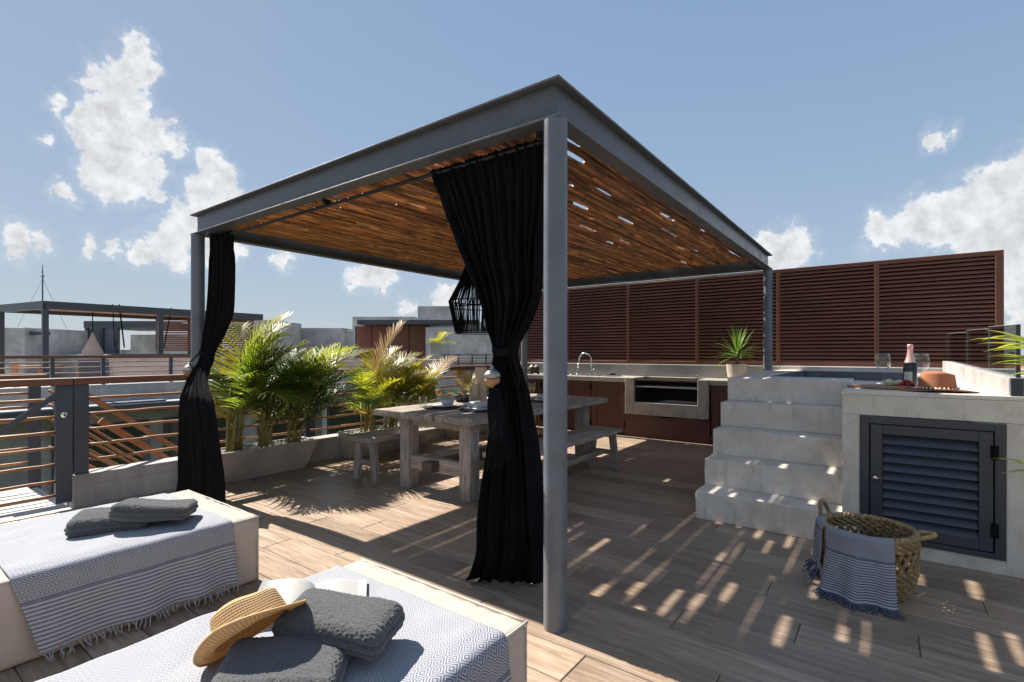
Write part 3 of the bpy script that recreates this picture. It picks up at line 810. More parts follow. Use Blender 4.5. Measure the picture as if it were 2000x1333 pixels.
bq.box(-3.455,-3.30,7.755,8.418,.362,.95).box(-2.296,-2.147,7.755,8.418,.362,.95).box(-3.30,-2.296,7.755,8.418,.362,.562).box(-3.30,-2.296,8.3,8.418,.562,.95)
part('grill_surround', bq, MT['conc_bbq'], kit, bevel=.005)
part('firebox', MB().box(-3.298,-2.298,8.28,8.298,.564,.93).box(-3.299,-3.285,7.80,8.28,.564,.93).box(-2.311,-2.297,7.80,8.28,.564,.93).box(-3.285,-2.311,7.80,8.28,.564,.57), MT['soot_black'], kit)
part('shelf_bar', MB().box(-3.284,-2.312,7.80,7.825,.80,.822), MT['zinc'], kit, bevel=.003)
for k in range(3): part('inner_grate', MB().beam((-3.28,7.9+.1*k,.815),(-2.32,7.9+.1*k,.815),.012,.012), MT['grate'], kit)
gr = MB().box(-3.30,-2.27,7.765,7.80,.905,.925)
for k in range(26): x = -3.28+k*.039; gr.box(x, x+.014, 7.80, 8.27, .915, .927)
gr.box(-3.30,-2.27,8.27,8.29,.905,.925)
part('grill_grate', gr, MT['grate'], kit)
for x in (-3.2, -2.37):
    hb = MB()
    for k in range(3): hb.tube([(x+.02*k-.02,8.0,.93),(x+.02*k-.03,7.97,.99),(x+.02*k,7.95,1.0),(x+.02*k+.03,7.97,.985),(x+.02*k+.02,8.0,.93)], .005, 5)
    part('grate_handle', hb, MT['chrome'], kit, smooth='all')
dr = part('drawer_front', MB().box(-3.468,-2.132,7.80,7.83,.004,.355), MT['brown_door'], kit, bevel=.003)
part('drawer_pull', MB().box(-2.92,-2.66,7.785,7.799,.335,.352), MT['cord'], dr)

fa = thing('faucet', 'chrome gooseneck tap on the kitchen counter', 'tap', (-4.30, 8.2, .95))
arc = [(-4.30,8.2,.952),(-4.30,8.2,1.22)]+[(-4.42+.12*math.cos(PI*k/10),8.2-.02*k/10,1.22+.13*math.sin(PI*k/10)) for k in range(1,11)]+[(-4.545,8.175,1.13)]
part('spout', MB().tube(arc, .013, 10), MT['chrome'], fa, smooth='all')
part('spray_head', MB().tube([(-4.546,8.174,1.15),(-4.548,8.172,1.09)], .019, 10), MT['chrome'], fa, smooth='all')
part('base_ring', MB().lathe([(.03,.95),(.03,.962),(.018,.975),(.018,1.1)], 16, (-4.30,8.2,0)), MT['chrome'], fa, smooth='all')
part('lever', MB().tube([(-4.285,8.19,1.03),(-4.21,8.17,1.075)], .008, 8), MT['chrome'], fa, smooth='all')
sk = tag(part('sink', MB().box(-4.85,-4.0,7.9,8.3,.951,.956).box(-4.83,-4.02,7.92,8.28,.9565,.958), MT['chrome'], bevel=.002), 'shallow steel sink rim let into the counter below the tap', 'sink')
def bowl_prof(r, h, t=.006, foot=.5):
    return [(r*foot,0),(r*.8,h*.3),(r,h),(r-t,h),(r*.78-t,h*.34),(.001,t)]
mo = thing('stone_mortar', 'three-legged dark stone mortar holding garlic at the left end of the counter', 'mortar', (-5.42, 8.0, .95))
part('bowl', MB().lathe([(q[0], q[1]+.985) for q in bowl_prof(.125,.10,.02,.55)], 24, (-5.42,8.0,0)), MT['lava'], mo, smooth='all')
for k in range(3):
    a = 2*PI*k/3+.4
    part('foot', MB().tube([(-5.42+.07*math.cos(a),8.0+.07*math.sin(a),1.0),(-5.42+.10*math.cos(a),8.0+.10*math.sin(a),.951)], [.03,.018], 8), MT['lava'], mo, smooth='all')
for k, (dx, dy) in enumerate(((-.05,.0),(.05,.02),(0,-.05))):
    tag(part('garlic_bulb', MB().lathe([(.003,0),(.04,.012),(.046,.03),(.02,.055),(.006,.075)], 14, (-5.42+dx,8.0+dy,1.055)), MT['garlic'], smooth='all'), ('left','right','front')[k]+' garlic bulb heaped in the stone mortar', 'garlic', 'garlic bulbs in the mortar')
for k, x in enumerate((-4.86,-4.74,-4.62)):
    tag(part('glass_jar', MB().lathe([(.045,.952),(.047,1.06),(.04,1.075),(.036,1.075),(.042,1.055),(.04,.96)], 18, (x,8.25+.02*k,0)), MT['glass'], smooth='all'), ('clear jar nearest the front post, left of the tap','middle clear jar of the row left of the tap','clear jar closest to the tap')[k], 'jar', 'jars by the kitchen tap')
tag(part('metal_tray', MB().lathe([(.15,.952),(.19,.97),(.185,.97),(.15,.957)], 28, (-3.86,8.1,0)), MT['chrome'], smooth='all'), 'round metal tray right of the tap on the counter', 'tray')
tag(part('dark_bowl', MB().lathe([(q[0],q[1]+.972) for q in bowl_prof(.085,.03)], 20, (-3.84,8.08,0)), MT['ceramic_dark'], smooth='all'), 'small dark dish on the metal tray by the grill', 'dish')

def blade(mb, base, az, el, length, width, droop, n=6, twist=0):
    """one strap leaf: folded strip that droops"""
    p = Vector(base); d = Vector((math.cos(az)*math.cos(el), math.sin(az)*math.cos(el), math.sin(el)))
    side = Vector((-math.sin(az), math.cos(az), 0)); o = len(mb.v)
    if mb.uv is None: mb.uv = []
    for i in range(n+1):
        t = i/n; w = width*(math.sin(PI*(.12+.88*t)**.8) if t < 1 else .02)
        nrm = side.cross(d).normalized()
        mb.v += [tuple(p-side*w*.5+nrm*w*.16), tuple(p), tuple(p+side*w*.5+nrm*w*.16)]
        mb.uv += [(t,0),(t,.5),(t,1)]
        p = p+d*(length/n); d = (d+Vector((0,0,-droop/n))).normalized()
    for i in range(n):
        a = o+i*3
        mb.f += [(a,a+1,a+4,a+3),(a+1,a+2,a+5,a+4)]

yu = thing('yucca_plant', 'spiky green yucca in a stained white pot on the counter by the stone steps', 'plant', (-1.84, 8.18, .95))
part('pot', MB().lathe([(.12,.951),(.145,1.10),(.15,1.18),(.132,1.18),(.128,1.15)], 26, (-1.84,8.18,0)), MT['pot'], yu, smooth=True)
part('soil', MB().lathe([(.001,1.152),(.13,1.15)], 18, (-1.84,8.18,0)), MT['soil'], yu)
part('trunk', MB().tube([(-1.84,8.18,1.14),(-1.838,8.18,1.25),(-1.835,8.18,1.36)], [.028,.022,.02], 8), MT['bark'], yu, smooth='all')
ry = random.Random(4)
for k in range(44):
    e = 1.45-1.5*(k/44)+ry.uniform(-.1,.1); mb = MB()
    blade(mb, (-1.835,8.18,1.38-.10*k/44), k*2.4+ry.uniform(-.2,.2), e, ry.uniform(.34,.46), .026, ry.uniform(.3,.9)*(1.2-.4*math.sin(max(e,0))))
    part('leaf', mb, MT['leafY'], yu, smooth='all')

# ================================================================== STONE STEPS AND PLUNGE POOL
st = thing('stone_steps', 'five pale travertine steps climbing to the plunge pool', 'steps', (-.77, 4.24, 0))
for k in range(5):
    part('step', MB().box(-1.27, -.264, 4.235+.258*k, 5.80 if k == 4 else 5.60, .222*k+.0005, .222*(k+1)), MT['stone'], st, bevel=.006, seg=2)
pool = thing('plunge_pool', 'travertine clad plunge pool block with a grey louvred pump door in its front', 'pool', (.2, 6.3, 0))
part('front_slab', MB().box(-.262,-.1585,4.25,4.36,0,.9225), MT['stone'], pool, bevel=.003)
part('front_slab', MB().box(.5725,2.6,4.25,4.36,0,.9225), MT['stone'], pool, bevel=.003)
part('front_slab', MB().box(-.1585,.5725,4.25,4.36,0,.0895), MT['stone'], pool, bevel=.003)
part('front_slab', MB().box(-.262,2.6,4.25,4.36,.9235,1.06), MT['stone'], pool, bevel=.003)
part('side_slab', MB().box(-.262,-.18,4.362,5.8,0,1.06), MT['stone'], pool)
part('front_top', MB().box(-.262,2.6,4.25,5.80,1.061,1.09), MT['stone'], pool, bevel=.005, seg=2)
part('inner_wall', MB().box(-.16,2.6,4.55,4.6,0,1.06), MT['soot_black'], pool)  # near-black backing wall inside the door opening
part('left_rim', MB().box(-1.27,-1.0,5.802,8.36,0,1.11), MT['stone'], pool, bevel=.006)
part('right_rim', MB().box(.25,2.6,5.802,8.36,0,1.09), MT['conc_pale'], pool, bevel=.006)
part('pool_wall', MB().box(-.999,.249,8.30,8.36,.2,1.10).box(-.999,-.96,5.85,8.30,.2,1.105).box(.21,.249,5.85,8.30,.2,1.085).box(-.999,.249,5.802,5.85,.2,1.08), MT['conc_tub'], pool)
part('pool_floor', MB().box(-.999,.249,5.802,8.36,.1,.2), MT['conc_tub'], pool)
part('water', MB().add([(-.958,5.852,.86),(.208,5.852,.86),(.208,8.298,.86),(-.958,8.298,.86)],[(0,1,2,3)]), MT['water'], pool)
part('rear_ledge', MB().box(-1.269,2.6,8.362,8.66,0,1.158), MT['conc_pale'], pool, bevel=.004)
fr = MB(); fr.box(-.157,-.107,4.238,4.30,.091,.921).box(.521,.571,4.238,4.30,.091,.921).box(-.107,.521,4.238,4.30,.871,.921).box(-.107,.521,4.238,4.30,.091,.125)
df = part('pump_door_frame', fr, MT['steel_dark'], pool, bevel=.002)
dl = MB(); dl.box(-.100,-.034,4.244,4.285,.130,.866).box(.449,.515,4.244,4.285,.130,.866).box(-.034,.449,4.244,4.285,.802,.866).box(-.034,.449,4.244,4.285,.130,.196)
leaf = part('pump_door', dl, MT['steel_dark'], pool, bevel=.002)
slm = mesh_of('slat', MB().obox((0,0,0),(.481,.007,.078),Euler((rad(-38),0,0)).to_matrix()), MT['rail_steel'], bevel=.002)
for k in range(10):
    put('slat', slm, leaf, (.2075, 4.270, .224+k*.0605))
part('door_back', MB().box(-.034,.449,4.30,4.305,.19,.81), MT['soot_black'], leaf)  # near-black sheet close behind the door slats
for z in (.225,.70): part('hinge', MB().box(.502,.538,4.228,4.2415,z,z+.085).tube([(.518,4.228,z),(.518,4.228,z+.085)],.009,8), MT['cord'], leaf)
part('padlock', MB().lathe([(.001,0),(.016,0),(.016,.01),(.001,.012)],16,(-.072,4.243,.50),Euler((rad(90),0,0)).to_matrix()).obox((-.052,4.232,.507),(.03,.008,.007)), MT['chrome'], leaf, smooth=True)

gb = thing('glass_balustrade', 'clear glass balustrade on a pale kerb beside the plunge pool', 'balustrade', (.57, 6.3, 1.09))
curb = MB().add([(.59,4.30,1.0905),(.70,4.30,1.0905),(.66,8.36,1.0905),(.545,8.36,1.0905),(.59,4.30,1.197),(.70,4.30,1.197),(.66,8.36,1.25),(.545,8.36,1.25)],
                [(3,2,1,0),(4,5,6,7),(0,1,5,4),(1,2,6,5),(2,3,7,6),(3,0,4,7)])
part('kerb', curb, MT['conc'], gb, bevel=.004)
def gx(y): return .635-(y-4.3)*.0105
def gz(y): return 1.198+(y-4.3)*.01305
for y0, y1 in ((4.31,5.36),(5.372,6.6),(6.612,8.34)):
    mb = MB(); t = .004
    mb.add([(gx(y0)-t,y0,gz(y0)),(gx(y0)+t,y0,gz(y0)),(gx(y1)+t,y1,gz(y1)),(gx(y1)-t,y1,gz(y1)),(gx(y0)-t,y0,gz(y0)+.325),(gx(y0)+t,y0,gz(y0)+.325),(gx(y1)+t,y1,gz(y1)+.34),(gx(y1)-t,y1,gz(y1)+.34)],
           [(3,2,1,0),(4,5,6,7),(0,1,5,4),(1,2,6,5),(2,3,7,6),(3,0,4,7)])
    p = part('pane', mb, MT['pane'], gb)
    part('top_edge', MB().tube([(gx(y0),y0,gz(y0)+.327),(gx(y1),y1,gz(y1)+.342)], .0014, 5), MT['glass_edge'], p)
    part('pane_edge', MB().box(gx(y1)-.0025,gx(y1)+.0025,y1+.001,y1+.004,gz(y1),gz(y1)+.338), MT['glass_edge'], p)
part('end_post', MB().box(.592,.648,4.252,4.296,1.0905,1.198), MT['steel_dark'], gb, bevel=.002)
part('end_strip', MB().box(.620,.640,4.285,4.308,1.20,1.523), MT['steel_dark'], gb)

# ================================================================== TABLE AND BENCHES
def jitter(mb, amt, sc, seed):
    mb.v = [tuple(Vector(v)+Vector((noise.noise((v[0]*sc+seed, v[1]*sc, v[2]*sc)), noise.noise((v[0]*sc, v[1]*sc+seed, v[2]*sc)), .6*noise.noise((v[0]*sc, v[1]*sc, v[2]*sc+seed))))*amt) for v in mb.v]
    return mb
def timber(x0, x1, y0, y1, z0, z1, amt=.006, seed=0, n=None):
    d = (x1-x0, y1-y0, z1-z0); nn = [max(2, min(22, int(q/.07))) for q in d]
    rr = random.Random(seed)
    def disp(p, nrm):
        return p + nrm*(amt*noise.noise((p.x*6+seed, p.y*6, p.z*6)) + amt*.4*noise.noise((p.x*21, p.y*21+seed, p.z*21))) if nrm.length else p
    def disp2(p, nrm):
        o = Vector((noise.noise((p.x*5+seed,p.y*5,p.z*5)), noise.noise((p.x*5,p.y*5+seed,p.z*5)), noise.noise((p.x*5,p.y*5,p.z*5+seed))))
        return p+o*amt
    return rounded(x0, x1, y0, y1, z0, z1, .007, nn[0], nn[1], nn[2], disp2)
tb = thing('dining_table', 'long rustic table of weathered grey planks laid for a meal under the pergola', 'table', (-3.5, 4.6, 0))
xs = [-4.22,-3.80,-3.36,-2.88]
for k in range(3):
    part('tabletop_plank', timber(xs[k]+.002, xs[k+1]-.002, 3.30+(.012,0,.02)[k], 5.95, .715, .78, .006, k*3+1), MT['wood_old'], tb, smooth=True)
for k, (x, y) in enumerate(((-3.98,3.46),(-3.17,3.46),(-3.98,5.6),(-3.17,5.6))):
    part('leg', timber(x, x+.135, y, y+.135, 0, .714, .007, 10+k), MT['wood_post'], tb, smooth=True)
for y in (3.475, 5.615):
    part('end_rail', timber(-3.842,-3.172,y,y+.09,.20,.335,.005,20+int(y)), MT['wood_x'], tb, smooth=True)
    part('apron', timber(-3.842,-3.172,y+.02,y+.07,.625,.712,.004,24+int(y)), MT['wood_x'], tb, smooth=True)
part('stretcher', timber(-3.57,-3.44,3.37,5.79,.205+.012,.318,.005,31), MT['wood_dark'], tb, smooth=True)
def bench(label, x0, x1, y0, y1, seed, long_rail):
    b = thing('bench', label, 'bench', ((x0+x1)/2, (y0+y1)/2, 0), 'weathered benches at the dining table')
    part('seat', timber(x0, x1, y0, y1, .425, .475, .006, seed), MT['wood_old'], b, smooth=True)
    xm = (x0+x1)/2
    for y in (y0+.06, y1-.14):
        for s in (-1, 1):
            mb = MB(); ta = xm+s*(x1-x0)*.30; bo = xm+s*(x1-x0)*.43
            mb.beam((ta,y+.04,.426),(bo,y+.04,.0),.062,.075); jitter(mb, .004, 8, seed+s)
            part('leg', mb, MT['wood_post'], b, bevel=.006)
        part('cross_rail', timber(xm-(x1-x0)*.33, xm+(x1-x0)*.33, y+.015, y+.065, .17, .225, .003, seed+3), MT['wood_x'], b, smooth=True)
        part('cleat', timber(xm-(x1-x0)*.36, xm+(x1-x0)*.36, y+.02, y+.06, .37, .424, .003, seed+5), MT['wood_x'], b, smooth=True)
    if long_rail: part('long_rail', timber(xm-.03, xm+.03, y0+.125, y1-.12, .17, .235, .004, seed+7), MT['wood_old'], b, smooth=True)
    return b
bench('low weathered bench between the table and the concrete planters', -4.61, -4.24, 3.29, 5.4, 41, False)
bench('low weathered bench behind the front corner post on the kitchen side of the table', -2.89, -2.50, 3.45, 5.53, 57, True)

# ------------------------------------------------------------------ place settings
def lathe_thing(name, label, cat, prof, mat_, c, group=None, n=28, fill=None, fill_mat=None):
    o = tag(part(name, MB().lathe(prof, n, c), mat_, smooth='all'), label, cat, group)
    if fill: part('drink', MB().lathe(fill, n, c), fill_mat, o, smooth='all')
    return o
GOB = [(.036,0),(.036,.003),(.006,.008),(.0045,.02),(.0045,.09),(.012,.102),(.034,.128),(.042,.16),(.040,.205),(.037,.215),(.035,.215),(.038,.2),(.039,.16),(.03,.13),(.008,.106)]
GOBF = [(.001,.108),(.028,.131),(.0375,.152),(.037,.166),(.001,.166)]
TUM = [(.034,0),(.037,.01),(.041,.115),(.0385,.115),(.035,.014),(.001,.012)]
ZT_ = .784
place = [((-3.72,3.80),'at the near left corner of the table'),((-3.27,3.86),'at the near right side of the table'),((-3.86,4.75),'at the far left side of the table'),((-3.24,5.05),'at the far right, beyond the curtain')]
for k, ((x, y), w) in enumerate(place):
    s = -1 if x < -3.5 else 1
    tag(part('placemat', MB().lathe([(.001,0),(.19,0),(.192,.004),(.188,.008),(.001,.008)], 40, (x,y,ZT_)), MT['mat_black'], smooth=True), 'round black woven placemat '+w, 'placemat', 'black placemats')
    if k in (0, 2):
        tag(part('plate', MB().lathe([(.06,0),(.12,.012),(.118,.016),(.001,.006)], 32, (x,y+.01,ZT_+.009)), MT['ceramic'], smooth='all'), 'grey plate on the placemat '+w, 'plate', 'grey plates')
        tag(part('bowl', MB().lathe(bowl_prof(.072,.062), 28, (x+.03,y+.05,ZT_+.018)), MT['ceramic'], smooth='all'), 'small grey bowl on the plate '+w, 'bowl', 'grey bowls')
    else:
        tag(part('plate', rounded(x-.11,x+.11,y-.11,y+.11,ZT_+.009,ZT_+.03,.008,6,6,3), MT['ceramic'], smooth='all'), 'square white plate on the placemat '+w, 'plate', 'square white plates')
        tag(part('dish', rounded(x-.085,x+.085,y-.085,y+.085,ZT_+.031,ZT_+.085,.012,8,8,4,lambda p, n_: Vector((x+(p.x-x)*(1+.5*(p.z-ZT_-.03)), y+(p.y-y)*(1+.5*(p.z-ZT_-.03)), p.z))), MT['ceramic'], smooth='all'), 'square white dish stacked on the plate '+w, 'dish', 'square white dishes')
    lathe_thing('goblet', 'stemmed glass of orange juice '+w, 'glass', GOB, MT['glass'], (((-3.93,3.96),(-3.70,4.12),(-3.95,5.0),(-3.36,4.93))[k][0], ((-3.93,3.96),(-3.70,4.12),(-3.95,5.0),(-3.36,4.93))[k][1], ZT_), 'juice glasses', fill=GOBF, fill_mat=MT['juice'])
    lathe_thing('tumbler', 'clear ribbed tumbler '+w, 'glass', TUM, MT['glass'], (*((-3.90,3.70),(-3.53,4.08),(-3.70,4.80),(-3.47,4.98))[k], ZT_), 'tumblers')
    fk = MB()
    for dx in (-.225, .215): fk.obox((x+dx*.9, y, ZT_+.003), (.014,.19,.003)).obox((x+dx*.9, y+.1, ZT_+.003), (.022,.05,.003))
    tag(part('cutlery', fk, MT['chrome'], bevel=.001), 'steel cutlery laid beside the placemat '+w, 'cutlery', 'cutlery')
def candle(c, r, h, lab):
    cd = thing('candle', lab, 'candle', c, 'ivory pillar candles')
    part('wax', MB().lathe([(r*.96,0),(r,.004),(r,h-.006),(r*.93,h),(r*.5,h-.008),(.001,h-.012)], 30, c), MT['candle'], cd, smooth=True)
    part('wick', MB().tube([(c[0],c[1],c[2]+h-.012),(c[0]+.003,c[1],c[2]+h+.008)], .002, 5), MT['cord'], cd)
candle((-3.68,4.38,ZT_+.02), .066, .385, 'tall thick ivory candle in the middle of the table')
candle((-3.67,4.245,ZT_+.02), .052, .21, 'short ivory candle in front of the tall one on the table')
tag(part('candle_tray', rounded(-3.775,-3.57,4.17,4.47,ZT_-.002,ZT_+.018,.006,6,8,2), MT['napkin'], smooth='all'), 'white tray holding two ivory candles on the table', 'tray')
tag(part('serving_bowl', MB().lathe(bowl_prof(.125,.09,.008,.6), 32, (-4.02,4.45,ZT_)), MT['ceramic_dark'], smooth='all'), 'dark green serving bowl near the middle of the table', 'bowl')

# ================================================================== DAYBEDS
def daybed(label, x0, x1, y0, y1, seed):
    b = thing('daybed', label, 'daybed', ((x0+x1)/2, (y0+y1)/2, 0), 'cream canvas daybeds')
    def disp(p, n):
        a = .008*noise.noise((p.x*3+seed, p.y*3, p.z*4)) + .0035*noise.noise((p.x*11, p.y*9+seed, p.z*9))
        e = 0
        if n.z > .5:
            e = .0065*math.sin(p.x*55+5*noise.noise((p.x*4, p.y*4, seed)))*math.exp(-((p.y-y1)/.06)**2)*(.4+abs(noise.noise((p.x*5, seed, 0)))*1.6)
            e += -.010*math.exp(-((p.x-(x0+x1)/2)**2/.08))*math.exp(-((p.y-y1)/.3)**2)
        elif p.z < .3: e = .006*noise.noise((p.x*4+p.y*4, p.z*2.2, seed))
        return p+n*(a+e) if n.length else p
    top = rounded(x0, x1, y0, y1, .0, .385, .022, 44, 60, 14, disp)
    part('cover', top, MT['cream'], b, smooth='all')
    pp = MB()
    z = .378
    loop = [(x0+.01,y0+.01,z),(x1-.008,y0+.01,z)]
    q = [(x1-.006, y0+(y1-y0)*i/24, z+.003*noise.noise((i*.5,seed,0))) for i in range(25)]
    pp.tube(q, .0055, 6); pp.tube([(x0+(x1-x0)*i/14, y1-.006, z+.003*noise.noise((i*.7,seed,2))) for i in range(15)], .0055, 6)
    pp.tube([(x1-.007,y1-.007,.37-.36*i/10) for i in range(11)], .005, 6)
    part('piping', pp, MT['cream_pipe'], b, smooth='all')
    return b
daybed('cream canvas daybed on the left beside the low concrete wall', -3.99, -3.0, -.55, 1.53, 3)
daybed('cream canvas daybed in the middle foreground with the straw hat and open book', -2.0, -1.045, -.55, 1.51, 9)

def throw(label, xl, xr, ya, yb, hem, flare, seed, mat_, skew):
    t = thing('throw_blanket', label, 'blanket', ((xl+xr)/2, (ya+yb)/2, .39), 'fringed throws on the daybeds')
    r = .03; top = .391; W = xr-xl
    total = W + (top-hem)
    def prof(s):                        # s from the far edge to the hem
        a = W-r
        if s < a: return xl+s, top, 0
        q = s-a
        if q < r*PI/2:
            g = q/r; return xr-r+r*math.sin(g)+.004*math.sin(g), top-r+r*math.cos(g), 0
        q -= r*PI/2
        return xr+.004, top-r-q, q
    L_ = W-r+r*PI/2+(top-r-hem)
    def fn(u, v):
        s = v*L_; x, z, hang = prof(s)
        y0 = ya+skew[0]*(hang/.36)+skew[2]*(1-v); y1 = yb+skew[1]*(hang/.36)
        y = y0+(y1-y0)*u
        w = noise.noise((x*3+seed, y*3, 1))
        if hang == 0:
            e = .006*abs(noise.noise((x*5+seed, y*7, 2)))+.010*max(0, noise.noise((x*2.3+seed, y*3.1, 7))-.18)
            return (x, y+.01*w, z+e)
        k = min(1, hang/.3)
        f = .012*math.sin(y*21+seed+1.2*math.sin(y*5)) + .010*noise.noise((y*6, z*2, seed))
        return (x+.004+flare*k*k+k*(f+.012), y+.008*w*k+.006*math.sin(z*9), z+.010*k*noise.noise((y*5, seed, 3)))
    o = part('cloth', MB().grid(fn, 150, 170, lambda u, v: (u*(yb-ya), (1-v)*L_)), mat_, t, smooth='all')
    solid(o, .004)
    fm = MB(); rr = random.Random(seed)
    n = 46
    for i in range(n):
        p = Vector(fn((i+.5)/n, 1)); q = p+Vector((rr.uniform(.006,.028), rr.uniform(-.012,.012), -rr.uniform(.015,.03)))
        q.z = max(q.z, .006); e = q+Vector((rr.uniform(.0,.018), rr.uniform(-.014,.014), -.02)); e.z = max(.005, min(e.z, q.z))
        fm.tube([p, (p+q)/2+Vector((.004,0,0)), q, e], [.0034,.0028,.0036,.002], 5)
    part('fringe', fm, MT['fringe'], t, smooth='all', kind='stuff')
throw('pale throw with blue stripes and fringe hanging over the side of the left daybed', -3.97, -3.0, .47, 1.375, .055, .03, 2.0, MT['throw'], (.085, .0, -.02))
throw('pale diamond patterned throw on the middle daybed under the grey towels', -1.99, -1.045, .30, 1.375, .055, .03, 6.0, MT['throw'], (.05, .01, .0))

def towel(label, c, size, rot, seed, tilt=(0,0), floppy=0):
    m = Matrix.Translation(c) @ Euler((tilt[0], tilt[1], rad(rot))).to_matrix().to_4x4()
    sx, sy, sz = size
    def disp(p, n):
        # folded edge: groove between the layers, soft swollen sides, terry nap
        g = 0
        if abs(n.z) < .7:
            zz = (p.z+sz/2)/sz
            g = -.009*math.exp(-((zz-.36)/.05)**2)-.009*math.exp(-((zz-.68)/.05)**2)
        f = .011*noise.noise((p.x*5+seed, p.y*5, p.z*5)) + .0018*noise.noise((p.x*22, p.y*22+seed, p.z*22)) +   .0032*noise.noise((p.x*170, p.y*140, p.z*140+seed))
        q = p+n*(f+g)
        edge = max(abs(p.x)/(sx/2), abs(p.y)/(sy/2))
        q.z += -floppy*max(0, p.x/(sx/2)-.45)**1.5 + .010*math.cos(p.x*7+seed)*math.cos(p.y*6) - .012*max(0, edge-.75)
        return q
    mb = rounded(-sx/2, sx/2, -sy/2, sy/2, -sz/2, sz/2, sz*.46, 92, 80, 16, disp)
    mb.v = [tuple(m @ Vector(v)) for v in mb.v]
    return tag(part('folded_towel', mb, MT['terry'], smooth='all'), label, 'towel', 'folded charcoal towels')
towel('charcoal folded towel lying flat on the left daybed, lower of the pair', (-3.43,.935,.430), (.36,.27,.088), 62, 1)
towel('charcoal folded towel leaning on top of the other on the left daybed', (-3.305,1.10,.478), (.37,.26,.082), 55, 4, (rad(-5), rad(9)))
towel('charcoal folded towel under the straw hat on the middle daybed', (-1.395,.775,.434), (.35,.26,.085), 44, 7)
towel('charcoal folded towel with a drooping corner behind the straw hat', (-1.425,.985,.482), (.37,.225,.082), 26, 12, (rad(3), rad(4)), .03)

# ------------------------------------------------------------------ straw hat standing on its brim edge
hc = Vector((-1.567,.778,.50))
fwv = Vector((-.5955,.8033,0)); rtv = Vector((.8033,.5955,0))
def hat_mesh(m, crown_h, rc, rbx, rby, curl, dent, uvs, n=72):
    prof = []
    for i in range(9): t = i/8; prof.append((rc*.86*t if t < 1 else rc*.86, crown_h-(.0 if t < .8 else .012*(t-.8)*5), 0))
    for i in range(1, 9): t = i/8; prof.append((rc*(.86+.14*t), crown_h*(1-t)-.012*(1-t), 0))
    for i in range(1, 11): t = i/10; prof.append((None, t, 1))
    def fn(u, v):
        a = 2*PI*u; k = v*(len(prof)-1); i = int(min(k, len(prof)-2)); f = k-i
        def ev(q):
            r, z, b = q
            if b == 0:
                x, y = r*math.cos(a)*1.12, r*math.sin(a)*.94
                if dent: z -= dent*max(0, z/crown_h)**4*math.exp(-(y/(rc*.30))**2)*(.45+.55*max(0, 1-abs(x)/rc)) + dent*.5*max(0, z/crown_h)**2*math.exp(-((x-rc*.9)/(rc*.5))**2)*math.exp(-((abs(y)-rc*.55)/(rc*.3))**2)
                return Vector((x, y, z))
            t = z
            x = (rc*1.12+(rbx-rc*1.12)*t)*math.cos(a); y = (rc*.94+(rby-rc*.94)*t)*math.sin(a)
            return Vector((x, y, curl*t*t*abs(math.sin(a))**2.2 - .010*t*abs(math.cos(a)) + .005*noise.noise((a*2, t*2, uvs))))
        p = ev(prof[i]).lerp(ev(prof[i+1]), f)
        return m @ p
    return MB().grid(fn, n, 54, lambda u, v: (u*2*PI*rc*1.3, v*.34))
ax = (-rtv*.50+Vector((0,0,.80))*1.0+fwv*.30).normalized()                # crown axis, up-left
bx_ = (rtv*.80+Vector((0,0,.52))*.92+fwv*.0); bx_ = (bx_-ax*bx_.dot(ax)).normalized()
by_ = ax.cross(bx_)
vd = (hc-Vector((0,0,1.35))).normalized()
ax = (ax-vd*ax.dot(vd)+vd*.16).normalized(); bx_ = (bx_-ax*bx_.dot(ax)).normalized(); by_ = ax.cross(bx_)
hm = Matrix.Translation(hc) @ Matrix((bx_, by_, ax)).transposed().to_4x4()
sh = thing('straw_hat', 'golden woven straw hat tipped on its brim against the grey towels', 'hat', tuple(hc))
o = part('hat_body', hat_mesh(hm, .098, .102, .165, .145, .028, .03, 3.0), MT['straw'], sh, smooth='all'); solid(o, .004)
rim = [hm @ Vector((.165*math.cos(2*PI*i/64), .145*math.sin(2*PI*i/64), .028*abs(math.sin(2*PI*i/64))**2.2-.010*abs(math.cos(2*PI*i/64)))) for i in range(64)]
part('brim_edge', MB().tube(rim, .0045, 6, closed=True), MT['straw'], sh, smooth='all')

# ------------------------------------------------------------------ open book
bk = thing('open_book', 'open book with white pages lying beside the straw hat', 'book', (-1.78,1.13,.40))
dU = Vector((.62,.7846,0)).normalized(); dV = Vector((-.7846,.62,0)).normalized(); o0 = Vector((-1.765,1.10,.402))
def leafpage(sgn, h0, lift, wid=.20, hei=.25, turn=0):
    def fn(u, v):
        x = wid*u; z = h0*math.sin(PI*min(1, u*1.15)**.7)*.9+lift*u**1.7
        return o0+dU*(sgn*x*math.cos(turn*u))+dV*(v-.5)*hei+Vector((0,0,z+.004))
    return MB().grid(fn, 16, 8, lambda u, v: (u, v))
for k in range(4): o = part('page', leafpage(1, .016+.003*k, .002*k), MT['page'], bk, smooth='all')
for k in range(3): part('page', leafpage(-1, .022+.006*k, .012+.022*k, .19), MT['page'] if k == 2 else MT['paper'], bk, smooth='all')
part('page_block', MB().obox(tuple(o0+dU*.085+Vector((0,0,.003))), (.165,.235,.007), Matrix((dU,dV,Vector((0,0,1)))).transposed()), MT['paper'], bk)

